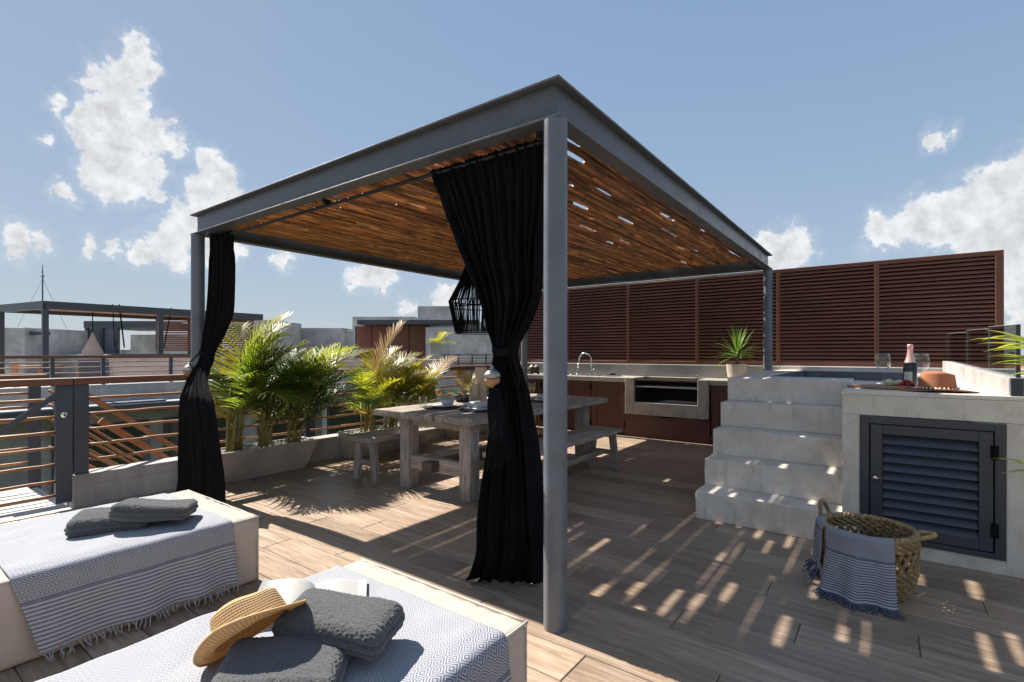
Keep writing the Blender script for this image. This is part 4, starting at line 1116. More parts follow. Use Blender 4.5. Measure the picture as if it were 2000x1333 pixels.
# ================================================================== BASKET WITH THROW
bc = Vector((-.10, 3.545, 0)); BH = .345
def br(z):  return interp([(0,.165),(.06,.198),(.15,.220),(.25,.228),(.36,.222)], z)[0]
bs = thing('seagrass_basket', 'round seagrass basket with an openwork band standing before the pump door', 'basket', tuple(bc))
part('basket_base', MB().lathe([(.001,.004),(.17,.004),(.172,.012),(.001,.014)], 36, bc), MT['seagrass_dark'], bs)
def coil(zc, rr, tw, k):
    n = 108
    return [(bc.x+(br(zc)+tw*math.sin(2*PI*i/n*27+k*PI))*math.cos(2*PI*i/n), bc.y+(br(zc)+tw*math.sin(2*PI*i/n*27+k*PI))*math.sin(2*PI*i/n), zc+rr*.4*math.sin(2*PI*i/n*27+k*PI+1)) for i in range(n)]
for k, z in enumerate((.012,.030,.048,.066,.084,.102,.120,.138,.154,.168,.292,.306,.320,.334)):
    part('coil', MB().tube(coil(z, .010, .009, k), .0105, 6, closed=True), MT['seagrass'], bs, smooth='all')
for s, d in ((0,.0135),(1,.0)):     # thick braided rim of two strands
    n = 180; pth = []
    for i in range(n):
        a = 2*PI*i/n; w = a*26+s*PI
        r_ = br(.345)+.009*math.cos(w); pth.append((bc.x+r_*math.cos(a), bc.y+r_*math.sin(a), .352+.009*math.sin(w)))
    part('rim_braid', MB().tube(pth, .011, 6, closed=True), MT['seagrass'], bs, smooth='all')
lat = MB(); n = 27
for lay, (z0, z1) in enumerate(((.170,.208),(.208,.246),(.246,.284))):
    for i in range(n):
        for s in (-.5, .5):
            a0 = 2*PI*(i+.5*(lay % 2))/n; a1 = a0+s*2*PI/n
            pth = []
            for q in range(5):
                t = q/4; a = a0+(a1-a0)*t; z = z0+(z1-z0)*t; r_ = br(z)+.004*math.sin(PI*t)*s*2
                pth.append((bc.x+r_*math.cos(a), bc.y+r_*math.sin(a), z))
            lat.tube(pth, .0098, 5)
part('openwork_band', lat, MT['seagrass'], bs, smooth='all')
for a in (rad(158), rad(6)):
    pth = []
    for i in range(15):
        t = i/14; aa = a+.26*(t-.5)*2; up = math.sin(PI*t)
        r_ = br(.35)+.075*up*(.25 if a > 1 else 1.0)+.006
        pth.append((bc.x+r_*math.cos(aa), bc.y+r_*math.sin(aa), .345+(.10 if a > 1 else .02)*up))
    part('handle', MB().tube(pth, .0125, 7), MT['seagrass'], bs, smooth='all')
bt = thing('basket_throw', 'blue and white striped throw with dark fringe draped over the basket rim', 'blanket', (bc.x-.1, bc.y-.25, 0))
def drape(a0, a1, zb, flare, inside, seed, vmax):
    def fn(u, v):
        a = a0+(a1-a0)*u
        s = v*(vmax+inside)-inside                                 # metres past the rim
        if s < -.02: z = .352+(.02+s)*.95; r_ = br(max(z, .12))-.022
        elif s < .025:
            g = (s+.02)/.045*PI; r_ = br(.35)-.022*math.cos(g)+.002; z = .352+.016*math.sin(g)
        else:
            q = s-.025; z = .352-q; k = q/.33
            r_ = br(.35)+.026+flare*k*k+.018*k*math.sin(a*11+seed)+.008*noise.noise((a*3, q*7, seed))
            if z < .03:
                e = .03-z; z = .012+.02*math.exp(-e*20)*.5; r_ += e*.8
        aa = a+.05*math.sin(s*7+seed)*max(0, s)
        return (bc.x+r_*math.cos(aa), bc.y+r_*math.sin(aa), z+.004*noise.noise((a*8, s*8, seed)))
    return fn
def add_drape(a0, a1, flare, seed, vmax):
    fn = drape(rad(a0), rad(a1), 0, flare, .06, seed, vmax)
    o = part('cloth', MB().grid(fn, 70, 80, lambda u, v: (1.3*u*abs(a1-a0)/57.3*.25, 1.3*(1-v)*(vmax+.06)-.08)), MT['throw_basket'], bt, smooth='all'); solid(o, .004)
    fm = MB(); rr = random.Random(int(seed*7)); n = int(abs(a1-a0)*1.1)
    for i in range(n):
        p = Vector(fn((i+.5)/n, 1)); d = Vector((p.x-bc.x, p.y-bc.y, 0)).normalized()
        q = p+d*rr.uniform(.0,.03)+Vector((rr.uniform(-.012,.012),rr.uniform(-.012,.012),-rr.uniform(.02,.045))); q.z = max(q.z, .006)
        e = q+d*rr.uniform(0,.03)+Vector((rr.uniform(-.02,.02),rr.uniform(-.02,.02),-.03)); e.z = max(e.z, .005)
        fm.tube([p,(p+q)/2,q,e], [.004,.0035,.004,.0025], 5)
    part('fringe', fm, MT['fringe_dark'], bt, smooth='all', kind='stuff')
add_drape(222, 300, .03, 1.7, .355)
add_drape(176, 216, .02, 4.2, .27)

# ================================================================== THINGS ON THE POOL LEDGE
ZL = 1.0905
WG = [(.038,0),(.038,.003),(.006,.008),(.0045,.02),(.0045,.10),(.014,.112),(.042,.14),(.052,.175),(.049,.225),(.042,.255),(.040,.255),(.047,.224),(.0495,.175),(.04,.143),(.008,.118)]
wg = lathe_thing('wine_glass', 'large wine glass on the pool ledge, left of the bottle', 'glass', WG, MT['glass'], (-.035,4.98,ZL), 'wine glasses on the pool ledge', fill=[(.001,.12),(.038,.145),(.047,.17),(.047,.178),(.001,.178)], fill_mat=MT['glass'])
lathe_thing('wine_glass', 'wine glass half hidden behind the sparkling wine bottle', 'glass', WG, MT['glass'], (.205,5.06,ZL), 'wine glasses on the pool ledge')
bo = thing('wine_bottle', 'dark sparkling wine bottle with a pink foil neck on the pool ledge', 'bottle', (.13,4.83,ZL))
c_ = (.13,4.83,ZL)
part('glass_body', MB().lathe([(.03,.002),(.042,.006),(.043,.02),(.043,.15),(.038,.185),(.026,.215)], 32, c_), MT['bottle'], bo, smooth='all')
part('foil', MB().lathe([(.0375,.186),(.027,.215),(.020,.245),(.0165,.285),(.0165,.297),(.0185,.300),(.0185,.318),(.015,.325),(.001,.326)], 28, c_, cap=False), MT['foil'], bo, smooth='all')
lab = MB().grid(lambda u, v: (c_[0]+.0436*math.cos(rad(215)+u*1.25), c_[1]+.0436*math.sin(rad(215)+u*1.25), ZL+.05+.07*v), 12, 2)
part('label_paper', lab, MT['label'], bo, smooth='all')
cb = thing('chopping_board', 'round wooden serving board under the cheese and berries', 'board', (-.02,4.62,ZL))
part('board', MB().lathe([(.15,0),(.158,.006),(.158,.018),(.15,.022),(.001,.022)], 40, (-.015,4.60,ZL)).obox((-.20,4.57,ZL+.011),(.10,.045,.02)), MT['board'], cb, smooth=True)
rc_ = random.Random(2); mb = MB()
for k in range(11):
    q = Vector((.015+rc_.uniform(-.06,.06), 4.64+rc_.uniform(-.04,.04), ZL+.034+rc_.uniform(0,.018)))
    mb.obox(q, (.036,.032,.026), Euler((rc_.uniform(-.5,.5),rc_.uniform(-.5,.5),rc_.uniform(0,3))).to_matrix())
tag(part('cheese', mb, MT['cheese'], bevel=.006, seg=2, smooth=True), 'pile of pale cheese cubes on the serving board', 'cheese')
mb = MB()
for k in range(60):
    a = rc_.uniform(0, 2*PI); r_ = .042*rc_.random()**.5; h = .038*(1-(r_/.045)**2)
    mb.lathe([(.001,-.009),(.008,-.004),(.0085,.003),(.001,.009)], 6, (.105+r_*math.cos(a), 4.57+r_*math.sin(a), ZL+.03+h*rc_.uniform(.3,1)))
tag(part('berries', mb, MT['berry'], smooth='all'), 'heap of red berries beside the cheese on the board', 'berries')
fh = thing('felt_hat', 'tan felt hat with a shell trimmed band on the edge of the pool ledge', 'hat', (.27,4.48,ZL))
fm_ = Matrix.Translation((.265,4.485,ZL+.010)) @ Euler((0,0,rad(12))).to_matrix().to_4x4()
o = part('hat_body', hat_mesh(fm_, .125, .094, .215, .185, .012, .034, 5.0), MT['felt'], fh, smooth='all'); solid(o, .0035)
band = MB()
for q in range(2): band.tube([fm_ @ Vector((.108*math.cos(2*PI*i/48), .0925*math.sin(2*PI*i/48), .010+.008*q)) for i in range(48)], .004, 6, closed=True)
part('hat_band', band, MT['ropegreen'], fh, smooth='all')
shm = MB()
for i in range(30):
    a = 2*PI*i/30; p = fm_ @ Vector((.114*math.cos(a), .0985*math.sin(a), .014)); shm.lathe([(.001,-.007),(.0065,-.002),(.0065,.003),(.001,.007)], 8, p)
part('shell_trim', shm, MT['shell'], fh, smooth='all')
for a in (rad(252), rad(198)):
    p0 = fm_ @ Vector((.118*math.cos(a), .102*math.sin(a), .010)); p1 = fm_ @ Vector((.165*math.cos(a+.12), .142*math.sin(a+.12), .009))
    part('tassel_leaf', MB().add([p0+Vector((-.006,0,.003)), p0+Vector((.006,0,.003)), p1+Vector((.018,0,.004)), p1+Vector((-.012,.004,.004)), p0+Vector((0,0,.007)), p1+Vector((.002,0,.008))], [(0,1,4),(0,4,5,3),(4,1,2,5),(3,5,2)]), MT['shell'], fh)

# ================================================================== PARAPET, RAILING, GATE
wall = thing('parapet_wall', 'low board-marked concrete wall along the left edge of the terrace', 'wall', (-5.8, 4.5, 0))
part('wall_body', MB().box(-5.90,-5.69,1.276,8.42,-.3,.282), MT['conc_board'], wall, bevel=.006)
part('wall_body', MB().box(-5.90,-5.69,-3.0,-.08,-.3,.282), MT['conc_board'], wall, bevel=.006)
def wavy(y0, y1, x, z, seed, r=.0135, x1=None, z1=None):
    n = max(4, int(abs(y1-y0)/.07)); x1 = x if x1 is None else x1; z1 = z if z1 is None else z1
    return MB().tube([(x+(x1-x)*i/n+.004*noise.noise((i*.4,seed,0)), y0+(y1-y0)*i/n, z+(z1-z)*i/n+.008*noise.noise((i*.33,seed,5))) for i in range(n+1)],
                     [r*(1+.22*noise.noise((i*.5,seed,9))) for i in range(n+1)], 7)
ral = thing('balustrade', 'terrace balustrade with brown handrail and branch rails on the low wall behind the palms', 'balustrade', (-5.78, 4.5, .28))
part('handrail', MB().box(-5.835,-5.715,1.289,8.40,1.072,1.132), MT['brown_rail'], ral, bevel=.006, seg=2)
part('post', MB().box(-5.815,-5.725,1.292,1.392,.283,1.071), MT['rail_steel'], ral, bevel=.004)
for y in (3.50, 5.68, 7.85): part('post', MB().box(-5.80,-5.74,y,y+.06,.283,1.071), MT['rail_steel'], ral, bevel=.003)
for k, z in enumerate((.945,.807,.668,.53,.393)):
    for j, (a, b) in enumerate(((1.393,3.499),(3.561,5.679),(5.741,7.849))):
        part('rail', wavy(a, b, -5.77, z, k*5+j), MT['rod'], ral, smooth='all')
gate = thing('gate', 'brown railed gate with a steel stile and diagonal brace left of the low wall', 'gate', (-5.76, .6, 0))
part('stile', MB().box(-5.795,-5.735,1.168,1.283,.05,1.071), MT['rail_steel'], gate, bevel=.003)
part('stile', MB().box(-5.795,-5.735,-.06,.0,.05,1.071), MT['rail_steel'], gate, bevel=.003)
part('handrail', MB().box(-5.835,-5.715,-.06,1.283,1.072,1.132), MT['brown_rail'], gate, bevel=.006, seg=2)
part('brace', MB().beam((-5.728,1.255,1.055),(-5.728,.05,-.05+.15),.008,.045), MT['rail_steel'], gate)
for k, z in enumerate((.948,.799,.665,.532,.387,.243,.12)):
    part('rail', wavy(.001, 1.167, -5.765, z, 40+k), MT['rod'], gate, smooth='all')
lk = part('lock', MB().lathe([(.001,0),(.024,0),(.024,.006),(.001,.008)], 16, (-5.734,1.222,.815), Euler((0,rad(90),0)).to_matrix()), MT['chrome'], gate, smooth=True)
part('keyhole', MB().box(-5.7255,-5.7245,1.218,1.226,.806,.824), MT['cord'], lk)
lan = struct('stair_landing', MB().box(-7.05,-5.695,-2.5,1.275,-.25,-.012), MT['conc_pale'])

ost = thing('outer_stair', 'steep outside stair with brown handrails tinted as sunlit descending beyond the low wall', 'stair', (-6.45, 1.3, 0))
for k in range(16):
    part('tread', MB().box(-6.93,-5.97,1.30+.215*k,1.52+.215*k,-.21-.178*k,-.17-.178*k), MT['steel_dark'], ost)
for x, zo in ((-6.95, -.05), (-5.96, -.35)):
    z = lambda y: 1.14+zo-.83*(y-1.44)
    part('handrail', MB().beam((x,1.53,z(1.53)),(x,4.9,z(4.9)),.042,.06), MT['sunlit_rail'], ost, bevel=.004)
    for j in range(5):
        dz = .19+.145*j
        part('rail', wavy(1.36,4.9,x,z(1.36)-dz,70+j+int(-x),.014,None,z(4.9)-dz), MT['rod'], ost, smooth='all')
    for y in (2.22, 3.2, 4.2): part('post', MB().box(x-.035,x+.035,y-.03,y+.03,z(y)-1.25,z(y)-.06), MT['rail_steel'], ost)
orl = thing('landing_railing', 'brown railing on the far side of the stair landing, seen through the gate', 'balustrade', (-6.97, .3, 0))
part('handrail', MB().box(-7.03,-6.91,-2.4,1.35,1.07,1.13), MT['brown_rail'], orl, bevel=.005)
for y in (-.6, 1.21): part('post', MB().box(-7.0,-6.94,y,y+.09,-.2,1.069), MT['rail_steel'], orl)
for k, z in enumerate((.945,.807,.668,.53,.393,.25)): part('rail', wavy(-2.4,1.209,-6.96,z,90+k), MT['rod'], orl, smooth='all')

# ================================================================== PLANTERS AND PALMS
def planter(label, y0, y1, seed):
    p = thing('planter', label, 'planter', (-5.5,(y0+y1)/2,0), 'long concrete planters along the low wall')
    z = .345; t = .03; a = .07
    v = [(-5.665,y0+a,0),(-5.50,y0+a,0),(-5.50,y1-a,0),(-5.665,y1-a,0),(-5.685,y0,z),(-5.335,y0,z),(-5.335,y1,z),(-5.685,y1,z),
         (-5.685+t,y0+t,z),(-5.335-t,y0+t,z),(-5.335-t,y1-t,z),(-5.685+t,y1-t,z),(-5.685+t,y0+t,z-.04),(-5.335-t,y0+t,z-.04),(-5.335-t,y1-t,z-.04),(-5.685+t,y1-t,z-.04)]
    f = [(3,2,1,0),(0,1,5,4),(1,2,6,5),(2,3,7,6),(3,0,4,7),(4,5,9,8),(5,6,10,9),(6,7,11,10),(7,4,8,11),(8,9,13,12),(9,10,14,13),(10,11,15,14),(11,8,12,15)]
    part('trough', MB().add(v, f), MT['conc_planter'], p, bevel=.006)
    part('soil', MB().add([v[12],v[13],v[14],v[15]],[(0,1,2,3)]), MT['soil'], p)
    rr = random.Random(seed); mb = MB()
    for k in range(int((y1-y0)*330)):
        c = (rr.uniform(-5.64,-5.38), rr.uniform(y0+.05,y1-.05), z-.034+rr.uniform(0,.014)); r_ = rr.uniform(.010,.021)
        mb.lathe([(.001,-r_*.6),(r_,-r_*.1),(r_*.8,r_*.4),(.001,r_*.6)], 5, c, Euler((rr.uniform(-.5,.5),rr.uniform(-.5,.5),0)).to_matrix())
    part('pebbles', mb, MT['pebble'], p, smooth='all', kind='stuff')
planter('long grey concrete planter nearest the hanging curtain, with the tallest palms', 2.32, 3.42, 1)
planter('middle concrete planter behind the near bench', 3.90, 5.36, 2)
planter('farthest concrete planter toward the kitchen corner', 5.80, 7.25, 3)

def frond_mesh(name, seed, length, arch, mat_, llen=.30, pairs=34, drop=.35, bare=.2, w=.0150, wind=0):
    rr = random.Random(seed); mb = MB(); mb.uv = []
    n = 18; p = Vector((0,0,0)); ang = .0; pts = []; dirs = []
    for i in range(n+1):
        pts.append(p.copy()); d = Vector((math.sin(ang), 0, math.cos(ang))); dirs.append(d)
        p = p+d*(length/n); ang += arch/n*(.3+1.4*i/n)
    r0 = len(mb.v); mb.tube(pts, [.0065*(1-.75*i/n) for i in range(n+1)], 5)
    mb.uv += [(0,0)]*(len(mb.v)-r0)
    for k in range(pairs):
        t = bare+(1-bare)*(k+.5)/pairs; q = t*n; i = min(int(q), n-1); c = pts[i].lerp(pts[i+1], q-i); d = dirs[i]
        up = Vector((-d.z, 0, d.x)) if d.x > 0 else Vector((-d.z,0,d.x))
        up = Vector((0,1,0)).cross(d) * 1
        u = (t-bare)/(1-bare); L_ = llen*(.55+.75*math.sin(PI*min(1, u*.85+.12)))*(1.02-.45*u*u)*rr.uniform(.85,1.1)
        for s in (-1, 1):
            f = .55+.55*u+rr.uniform(-.12,.12)
            dirv = (d*f+Vector((0,s,0))*(1.0-.35*u)+up*(-.18+rr.uniform(-.12,.16))).normalized()
            side = d*.8+Vector((0,-s*.3,0)); side = (side-dirv*side.dot(dirv)).normalized()
            o = len(mb.v); pp = c.copy(); dv = dirv.copy(); m_ = 4
            nrm = dirv.cross(side)
            for j in range(m_+1):
                tt = j/m_; ww = w*(math.sin(PI*(.18+.80*tt)))*.5
                mb.v += [tuple(pp-side*ww), tuple(pp+side*ww)]; mb.uv += [(.6*u+.5*tt*tt,0),(.6*u+.5*tt*tt,1)]
                pp = pp+dv*(L_/m_); dv = (dv+Vector((wind*.08,0,-drop/m_*(1+tt)))).normalized()
            for j in range(m_): a = o+j*2; mb.f.append((a,a+1,a+3,a+2))
    return mesh_of(name, mb, mat_, 'all')
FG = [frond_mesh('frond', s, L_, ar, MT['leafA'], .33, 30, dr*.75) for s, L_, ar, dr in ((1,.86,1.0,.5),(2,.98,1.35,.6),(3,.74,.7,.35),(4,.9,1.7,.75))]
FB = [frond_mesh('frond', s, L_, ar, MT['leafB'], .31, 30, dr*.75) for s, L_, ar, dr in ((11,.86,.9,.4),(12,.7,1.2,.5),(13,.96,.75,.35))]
FD = [frond_mesh('frond', s, L_, ar, MT['leafDry'], .22, 30, dr, w=.013) for s, L_, ar, dr in ((21,.8,.6,.25),(22,.7,.9,.4))]
def palm(label, y, x, n, h, seed, pb, pd, lean=75, spread=80, fs=1.0, tall=None, alim=None):
    rr = random.Random(seed)
    t = thing('areca_palm', label, 'palm', (x,y,.31), 'areca palms in the planters')
    for k in range(n):
        bx, by = x+rr.uniform(-.05,.05), y+rr.uniform(-.085,.085)
        hh = h*rr.uniform(.55,1.05); az = rad(lean)+rr.gauss(0, rad(spread)); ln = rr.uniform(.02,.12)
        top = (bx+ln*math.cos(az), by+ln*math.sin(az), .31+hh)
        part('stem', MB().tube([(bx,by,.30),(bx+.25*(top[0]-bx),by+.25*(top[1]-by),.31+.45*hh),top],[.015,.0125,.009],7), MT['stem'], t, smooth='all')
        for q in range(rr.choice((2,3,4))):
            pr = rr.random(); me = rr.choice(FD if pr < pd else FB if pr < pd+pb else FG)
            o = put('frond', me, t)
            low = rr.random()**1.3; a2 = rad(lean)+rr.gauss(0, rad(spread)*(1+.4*low)); tl = rr.uniform(.05,.5)+.75*low
            zz = top[2]-low*.62*hh
            f_ = (zz-.31)/hh
            a2 = min(max(a2, rad(alim)), rad(170)) if alim is not None else a2
            o.matrix_basis = Matrix.Translation((bx+(top[0]-bx)*f_, by+(top[1]-by)*f_, zz)) @ Matrix.Rotation(a2, 4, 'Z') @ Matrix.Rotation(tl, 4, 'Y') @ Matrix.Scale(fs*rr.uniform(.8,1.12), 4)
    if tall:
        for (az, tl, sc, me) in tall:
            o = put('frond', me, t); o.matrix_basis = Matrix.Translation((x,y,.31+h*.9)) @ Matrix.Rotation(rad(az),4,'Z') @ Matrix.Rotation(rad(tl),4,'Y') @ Matrix.Scale(sc,4)
    return t
palm('tall bright green areca palm beside the left curtain', 2.56, -5.52, 8, .72, 3, .4, .05, 75, 42, .95, [(60,12,1.05,FB[0]),(100,26,1.0,FB[2]),(80,20,1.05,FB[2])], 15)
palm('dense dark green areca palm in the middle of the nearest planter', 2.86, -5.50, 8, .62, 8, .2, .06, 75, 62, .92)
palm('areca palm bending right at the end of the nearest planter', 3.20, -5.50, 9, .56, 15, .22, .08, 82, 42, 1.0, [(84,45,1.15,FB[2]),(80,62,1.1,FG[2])])
palm('yellowing areca palm with a dry upright frond at the start of the middle planter', 4.22, -5.50, 7, .46, 23, .65, .12, 75, 55, .82, [(70,14,1.45,FD[0]),(80,38,1.05,FB[2])])
palm('yellow green areca palm with brown tips in the middle of the middle planter', 4.62, -5.50, 9, .44, 29, .6, .14, 80, 60, .8, [(82,42,1.1,FD[1])])
palm('short leafy areca palm at the far end of the middle planter', 5.08, -5.50, 7, .42, 34, .6, .12, 80, 50, .75, [(85,40,1.2,FD[0])])
palm('small yellow areca palm at the near end of the farthest planter', 6.2, -5.50, 8, .36, 41, .6, .12, 75, 50, .74)
palm('small areca palm at the kitchen end of the farthest planter', 6.85, -5.50, 7, .34, 47, .6, .12, 95, 40, .7)

# palm at the right edge of the terrace, mostly out of view
fp = thing('potted_palm', 'lime green palm leaves reaching in beside the pump door and the glass panel', 'palm', (1.20,3.15,0))
part('pot', MB().lathe([(.16,0),(.2,.05),(.23,.36),(.245,.40),(.215,.40),(.20,.34),(.001,.34)], 28, (1.20,3.15,0)), MT['pot'], fp, smooth=True)
rp = random.Random(6)
def fan(base, tip, nl, ll, seed, fold=.0, w=.026):
    b, e = Vector(base), Vector(tip); mb = MB(); mb.uv = []
    mid = (b+e)/2+Vector((0,0,.10))
    part('leaf_stalk', MB().tube([b, b.lerp(mid,.6)+Vector((0,0,.03)), mid, mid.lerp(e,.6)+Vector((0,0,.025)), e], [.009,.008,.007,.006,.005], 6), MT['stem'], fp, smooth='all')
    d = (e-mid); az0 = math.atan2(d.y, d.x); rr = random.Random(seed)
    for k in range(nl):
        u = (k+.5)/nl-.5
        back = 1-abs(u)*1.1
        blade(mb, tuple(e-d.normalized()*.10*(1-back)), az0+u*2.1, .22+.25*back+rr.uniform(-.15,.15), ll*(.75+.3*back)*rr.uniform(.85,1.1), w, rr.uniform(.5,1.15), 7)
    part('frond', mb, MT['leafF'], fp, smooth='all')
fan((1.18,3.15,.36),(.60,3.58,1.40), 11, .27, 1, w=.045)
fan((1.20,3.16,.36),(.64,3.55,1.29), 8, .25, 2, w=.04)
fan((1.22,3.15,.36),(.63,3.60,.765), 7, .22, 3, w=.03)
fan((1.22,3.10,.36),(1.1,2.9,1.35), 9, .3, 4)
fan((1.22,3.2,.36),(1.45,3.4,1.3), 9, .3, 5)

# ================================================================== NEIGHBOURING BUILDINGS
nb = thing('neighbour_building', 'grey concrete building with dark windows across the courtyard to the left', 'building', (-19, 2, -7))
part('wall', MB().box(-27,-13.05,-12,11.5,-7,.165), MT['conc_far'], nb)
part('parapet', MB().box(-13.25,-13.0,-12,11.5,.166,.70), MT['conc_far_board'], nb, bevel=.01)
part('roof_ledge', MB().box(-13.049,-12.25,-12,11.5,.16,.31), MT['steel_dark'], nb, bevel=.01)
part('ledge_top', MB().box(-12.999,-12.27,-11.9,11.4,.312,.33), MT['conc_pale'], nb)
for y0, y1, z0, z1 in ((-2.2,-.6,-2.4,-.15),(-.3,.8,-2.4,-.15),(2.6,4.2,-2.4,-.1),(4.5,6.1,-2.4,-.1),(6.6,8.2,-2.4,-.1),(8.6,10.6,-2.4,-.1)):
    w = part('window', MB().box(-13.045,-12.99,y0,y1,z0,z1), MT['steel_dark'], nb)
    part('pane', MB().box(-12.989,-12.98,y0+.06,(y0+y1)/2-.02,z0+.06,z1-.06), MT['dark_glass'], w)
    part('pane', MB().box(-12.989,-12.98,(y0+y1)/2+.02,y1-.06,z0+.06,z1-.06), MT['dark_glass'], w)
vm = MB()
for k in range(9): vm.box(-12.96,-12.93,4.82,4.98,-.62+.075*k,-.575+.075*k)
part('vent', vm, MT['plaster'], nb)
part('side_wall', MB().box(-13.04,-12.6,.9,1.15,-7,.15), MT['conc_pale'], nb)
part('side_wall', MB().box(-13.04,-12.8,8.3,8.45,-7,.15), MT['conc_pale'], nb)
part('low_wall', MB().box(-15.7,-15.5,4.25,11.4,.17,1.24), MT['plaster'], nb)
part('coping', MB().box(-15.75,-15.42,4.2,11.45,1.241,1.33), MT['steel_dark'], nb)
vm = MB().box(-15.49,-15.46,3.55,4.15,.2,1.2)
for k in range(9): vm.obox((-15.44,3.85,.27+.1*k),(.05,.52,.05),Euler((0,rad(30),0)).to_matrix())
part('vent_door', vm, MT['grille'], nb)
part('roof_cover', MB().box(-12.9,-12.35,3.3,4.3,.331,.36), MT['blue_tarp'], nb)
nr = thing('roof_railing', 'brown railed balustrade along the neighbouring roof edge on the left', 'balustrade', (-13.1, 4, .7))
part('handrail', MB().box(-13.18,-13.06,-6,11.4,1.245,1.30), MT['brown_rail'], nr)
for y in (-1.2,.2,1.55,2.62,3.42,4.66,5.9,7.2,8.6,10): part('post', MB().box(-13.15,-13.09,y-.03,y+.03,.701,1.244), MT['rail_steel'], nr)
for k, z in enumerate((1.165,1.06,.95,.84)): part('rail', wavy(-6,11.3,-13.12,z,120+k,.012), MT['rod'], nr, smooth='all')
np_ = thing('roof_pergola', 'steel pergola on the neighbouring roof at the far left', 'pergola', (-18.4, 5.5, .2))
A_, B_, D_, E_ = (-17.3,3.32),(-17.3,8.9),(-19.7,2.87),(-19.7,8.5)
for a, b in ((A_,B_),(A_,D_),(D_,E_),(B_,E_)):
    part('beam', MB().beam((*a,2.578),(*b,2.578),.1,.205), MT['steel_dark'], np_)
for a in (A_, D_, (-17.3,5.87), E_): part('post', MB().box(a[0]-.06,a[0]+.06,a[1]-.06,a[1]+.06,.17,2.475), MT['steel_dark'], np_)
rm = MB()
for k in range(40):
    x = -19.6+k*.056; rm.tube([(x,3.05+.38*(k/40),2.6),(x,8.6,2.6)], .026, 5)
part('cane_roof', rm, MT['cane'], np_, kind='stuff')
part('swing_rope', MB().tube([(-17.4,4.9,2.72),(-17.4,5.02,1.5)], .02, 5).tube([(-17.4,4.75,2.72),(-17.4,4.8,1.5)], .012, 5).tube([(-17.4,6.2,2.72),(-17.4,6.0,1.5)], .015, 5), MT['cord'], np_)
FW, RT = Vector((-.5955,.8033,0)), Vector((.8033,.5955,0))
def rb_(mb, d, l0, l1, z0, z1, dep=2.0):                # box of the far blocks, which stand turned 36.5 degrees
    m = Matrix((RT, FW, Vector((0,0,1)))).transposed()
    c = FW*(d+dep/2)+RT*((l0+l1)/2)+Vector((0,0,(z0+z1)/2))
    return mb.obox(c, (l1-l0, dep, z1-z0), m)
def slat_screen(name, label, d, l0, l1, z0, z1, npan):
    t = thing(name, label, 'screen', tuple(FW*d+RT*l0))
    w = (l1-l0)/npan
    for k in range(npan+1): part('screen_post', rb_(MB(), d, l0+w*k-.03, l0+w*k+.03, z0, z1, .06), MT['brown'], t)
    part('top_rail', rb_(MB(), d-.005, l0, l1, z1-.06, z1+.01, .07), MT['brown'], t)
    n = int((z1-z0-.08)/.075)
    for k in range(npan):
        for j in range(n): part('slat', rb_(MB(), d+.01, l0+w*k+.031, l0+w*(k+1)-.031, z0+.075*j, z0+.075*j+.055, .03), MT['brown'], t)
    return t
slat_screen('slatted_screen', 'brown slatted screen on the far roof behind the left post and curtain', 17.5, -12.25, -8.95, 1.42, 2.67, 3)
def block(name, label, cat, d, l0, l1, z1, m_, z0=-7, dep=3.0):
    return tag(part(name, rb_(MB(), d, l0, l1, z0, z1, dep), m_, bevel=.02), label, cat)
block('concrete_block', 'small concrete roof block at the left edge of the photo', 'building', 20, -21.0, -19.2, 2.36, MT['conc_far'])
block('concrete_block', 'narrow concrete block right of the far slatted screen, above the palms', 'building', 22, -11.4, -10.35, 2.80, MT['conc_far'])
block('concrete_block', 'wide low concrete roof block above the nearest palms', 'building', 25, -10.75, -8.35, 2.60, MT['conc_far'])
block('concrete_block', 'low grey link wall between the concrete roof blocks', 'building', 25.5, -9.2, -7.9, 2.48, MT['conc_far'], dep=2)
block('concrete_block', 'long concrete block behind the brown panels', 'building', 27, -8.5, -5.2, 3.30, MT['conc_far_board'])
block('concrete_block', 'tallest concrete block beside the hanging lamp', 'building', 24, -4.46, -2.9, 3.58, MT['conc_far_board'], dep=1.6)
block('concrete_block', 'pale concrete cube seen under the far pergola', 'building', 27, -20.3, -18.9, 2.35, MT['conc_pale'])
block('roof_wall', 'grey roof wall under the hanging lamp', 'wall', 18.2, -3.1, .6, 2.28, MT['conc_far'], dep=1)
block('roof_terrace', 'long concrete roof terrace beyond the planters', 'building', 16.6, -9.3, 1.5, .90, MT['conc_far'], dep=14)
block('roof_wall', 'pale parapet behind the middle planter', 'wall', 16.3, -5.6, -3.0, 1.17, MT['conc_pale'], z0=.3, dep=.2)
block('roof_wall', 'beige wall below the far iron railing', 'wall', 16.4, -3.0, .6, 1.15, MT['plaster'], z0=.3, dep=.2)
bp = thing('roof_cabin', 'brown panelled roof cabin with a dark flat roof above the middle planter', 'building', tuple(FW*19-RT*4.5))
w_ = [-5.80,-5.25,-4.55,-3.85,-3.18]
for k in range(4): part('wall_panel', rb_(MB(), 19, w_[k]+.01, w_[k+1]-.01, .9, 2.37, .1), MT['brown'], bp, bevel=.01)
part('back_wall', rb_(MB(), 19.11, -5.9, -3.1, .9, 2.36, 2.2), MT['steel_dark'], bp)
part('flat_roof', rb_(MB(), 18.2, -5.55, -1.2, 2.38, 2.54, 3.2), MT['steel_dark'], bp)
ir = thing('iron_railing', 'thin dark railing with a brown rail on the far roof below the potted palm', 'balustrade', tuple(FW*15-RT*1.6))
for z in (1.30,1.17,1.04,.91): part('rail', rb_(MB(), 15, -2.0, .5, z-.012, z+.012, .03), MT['steel_dark'], ir)
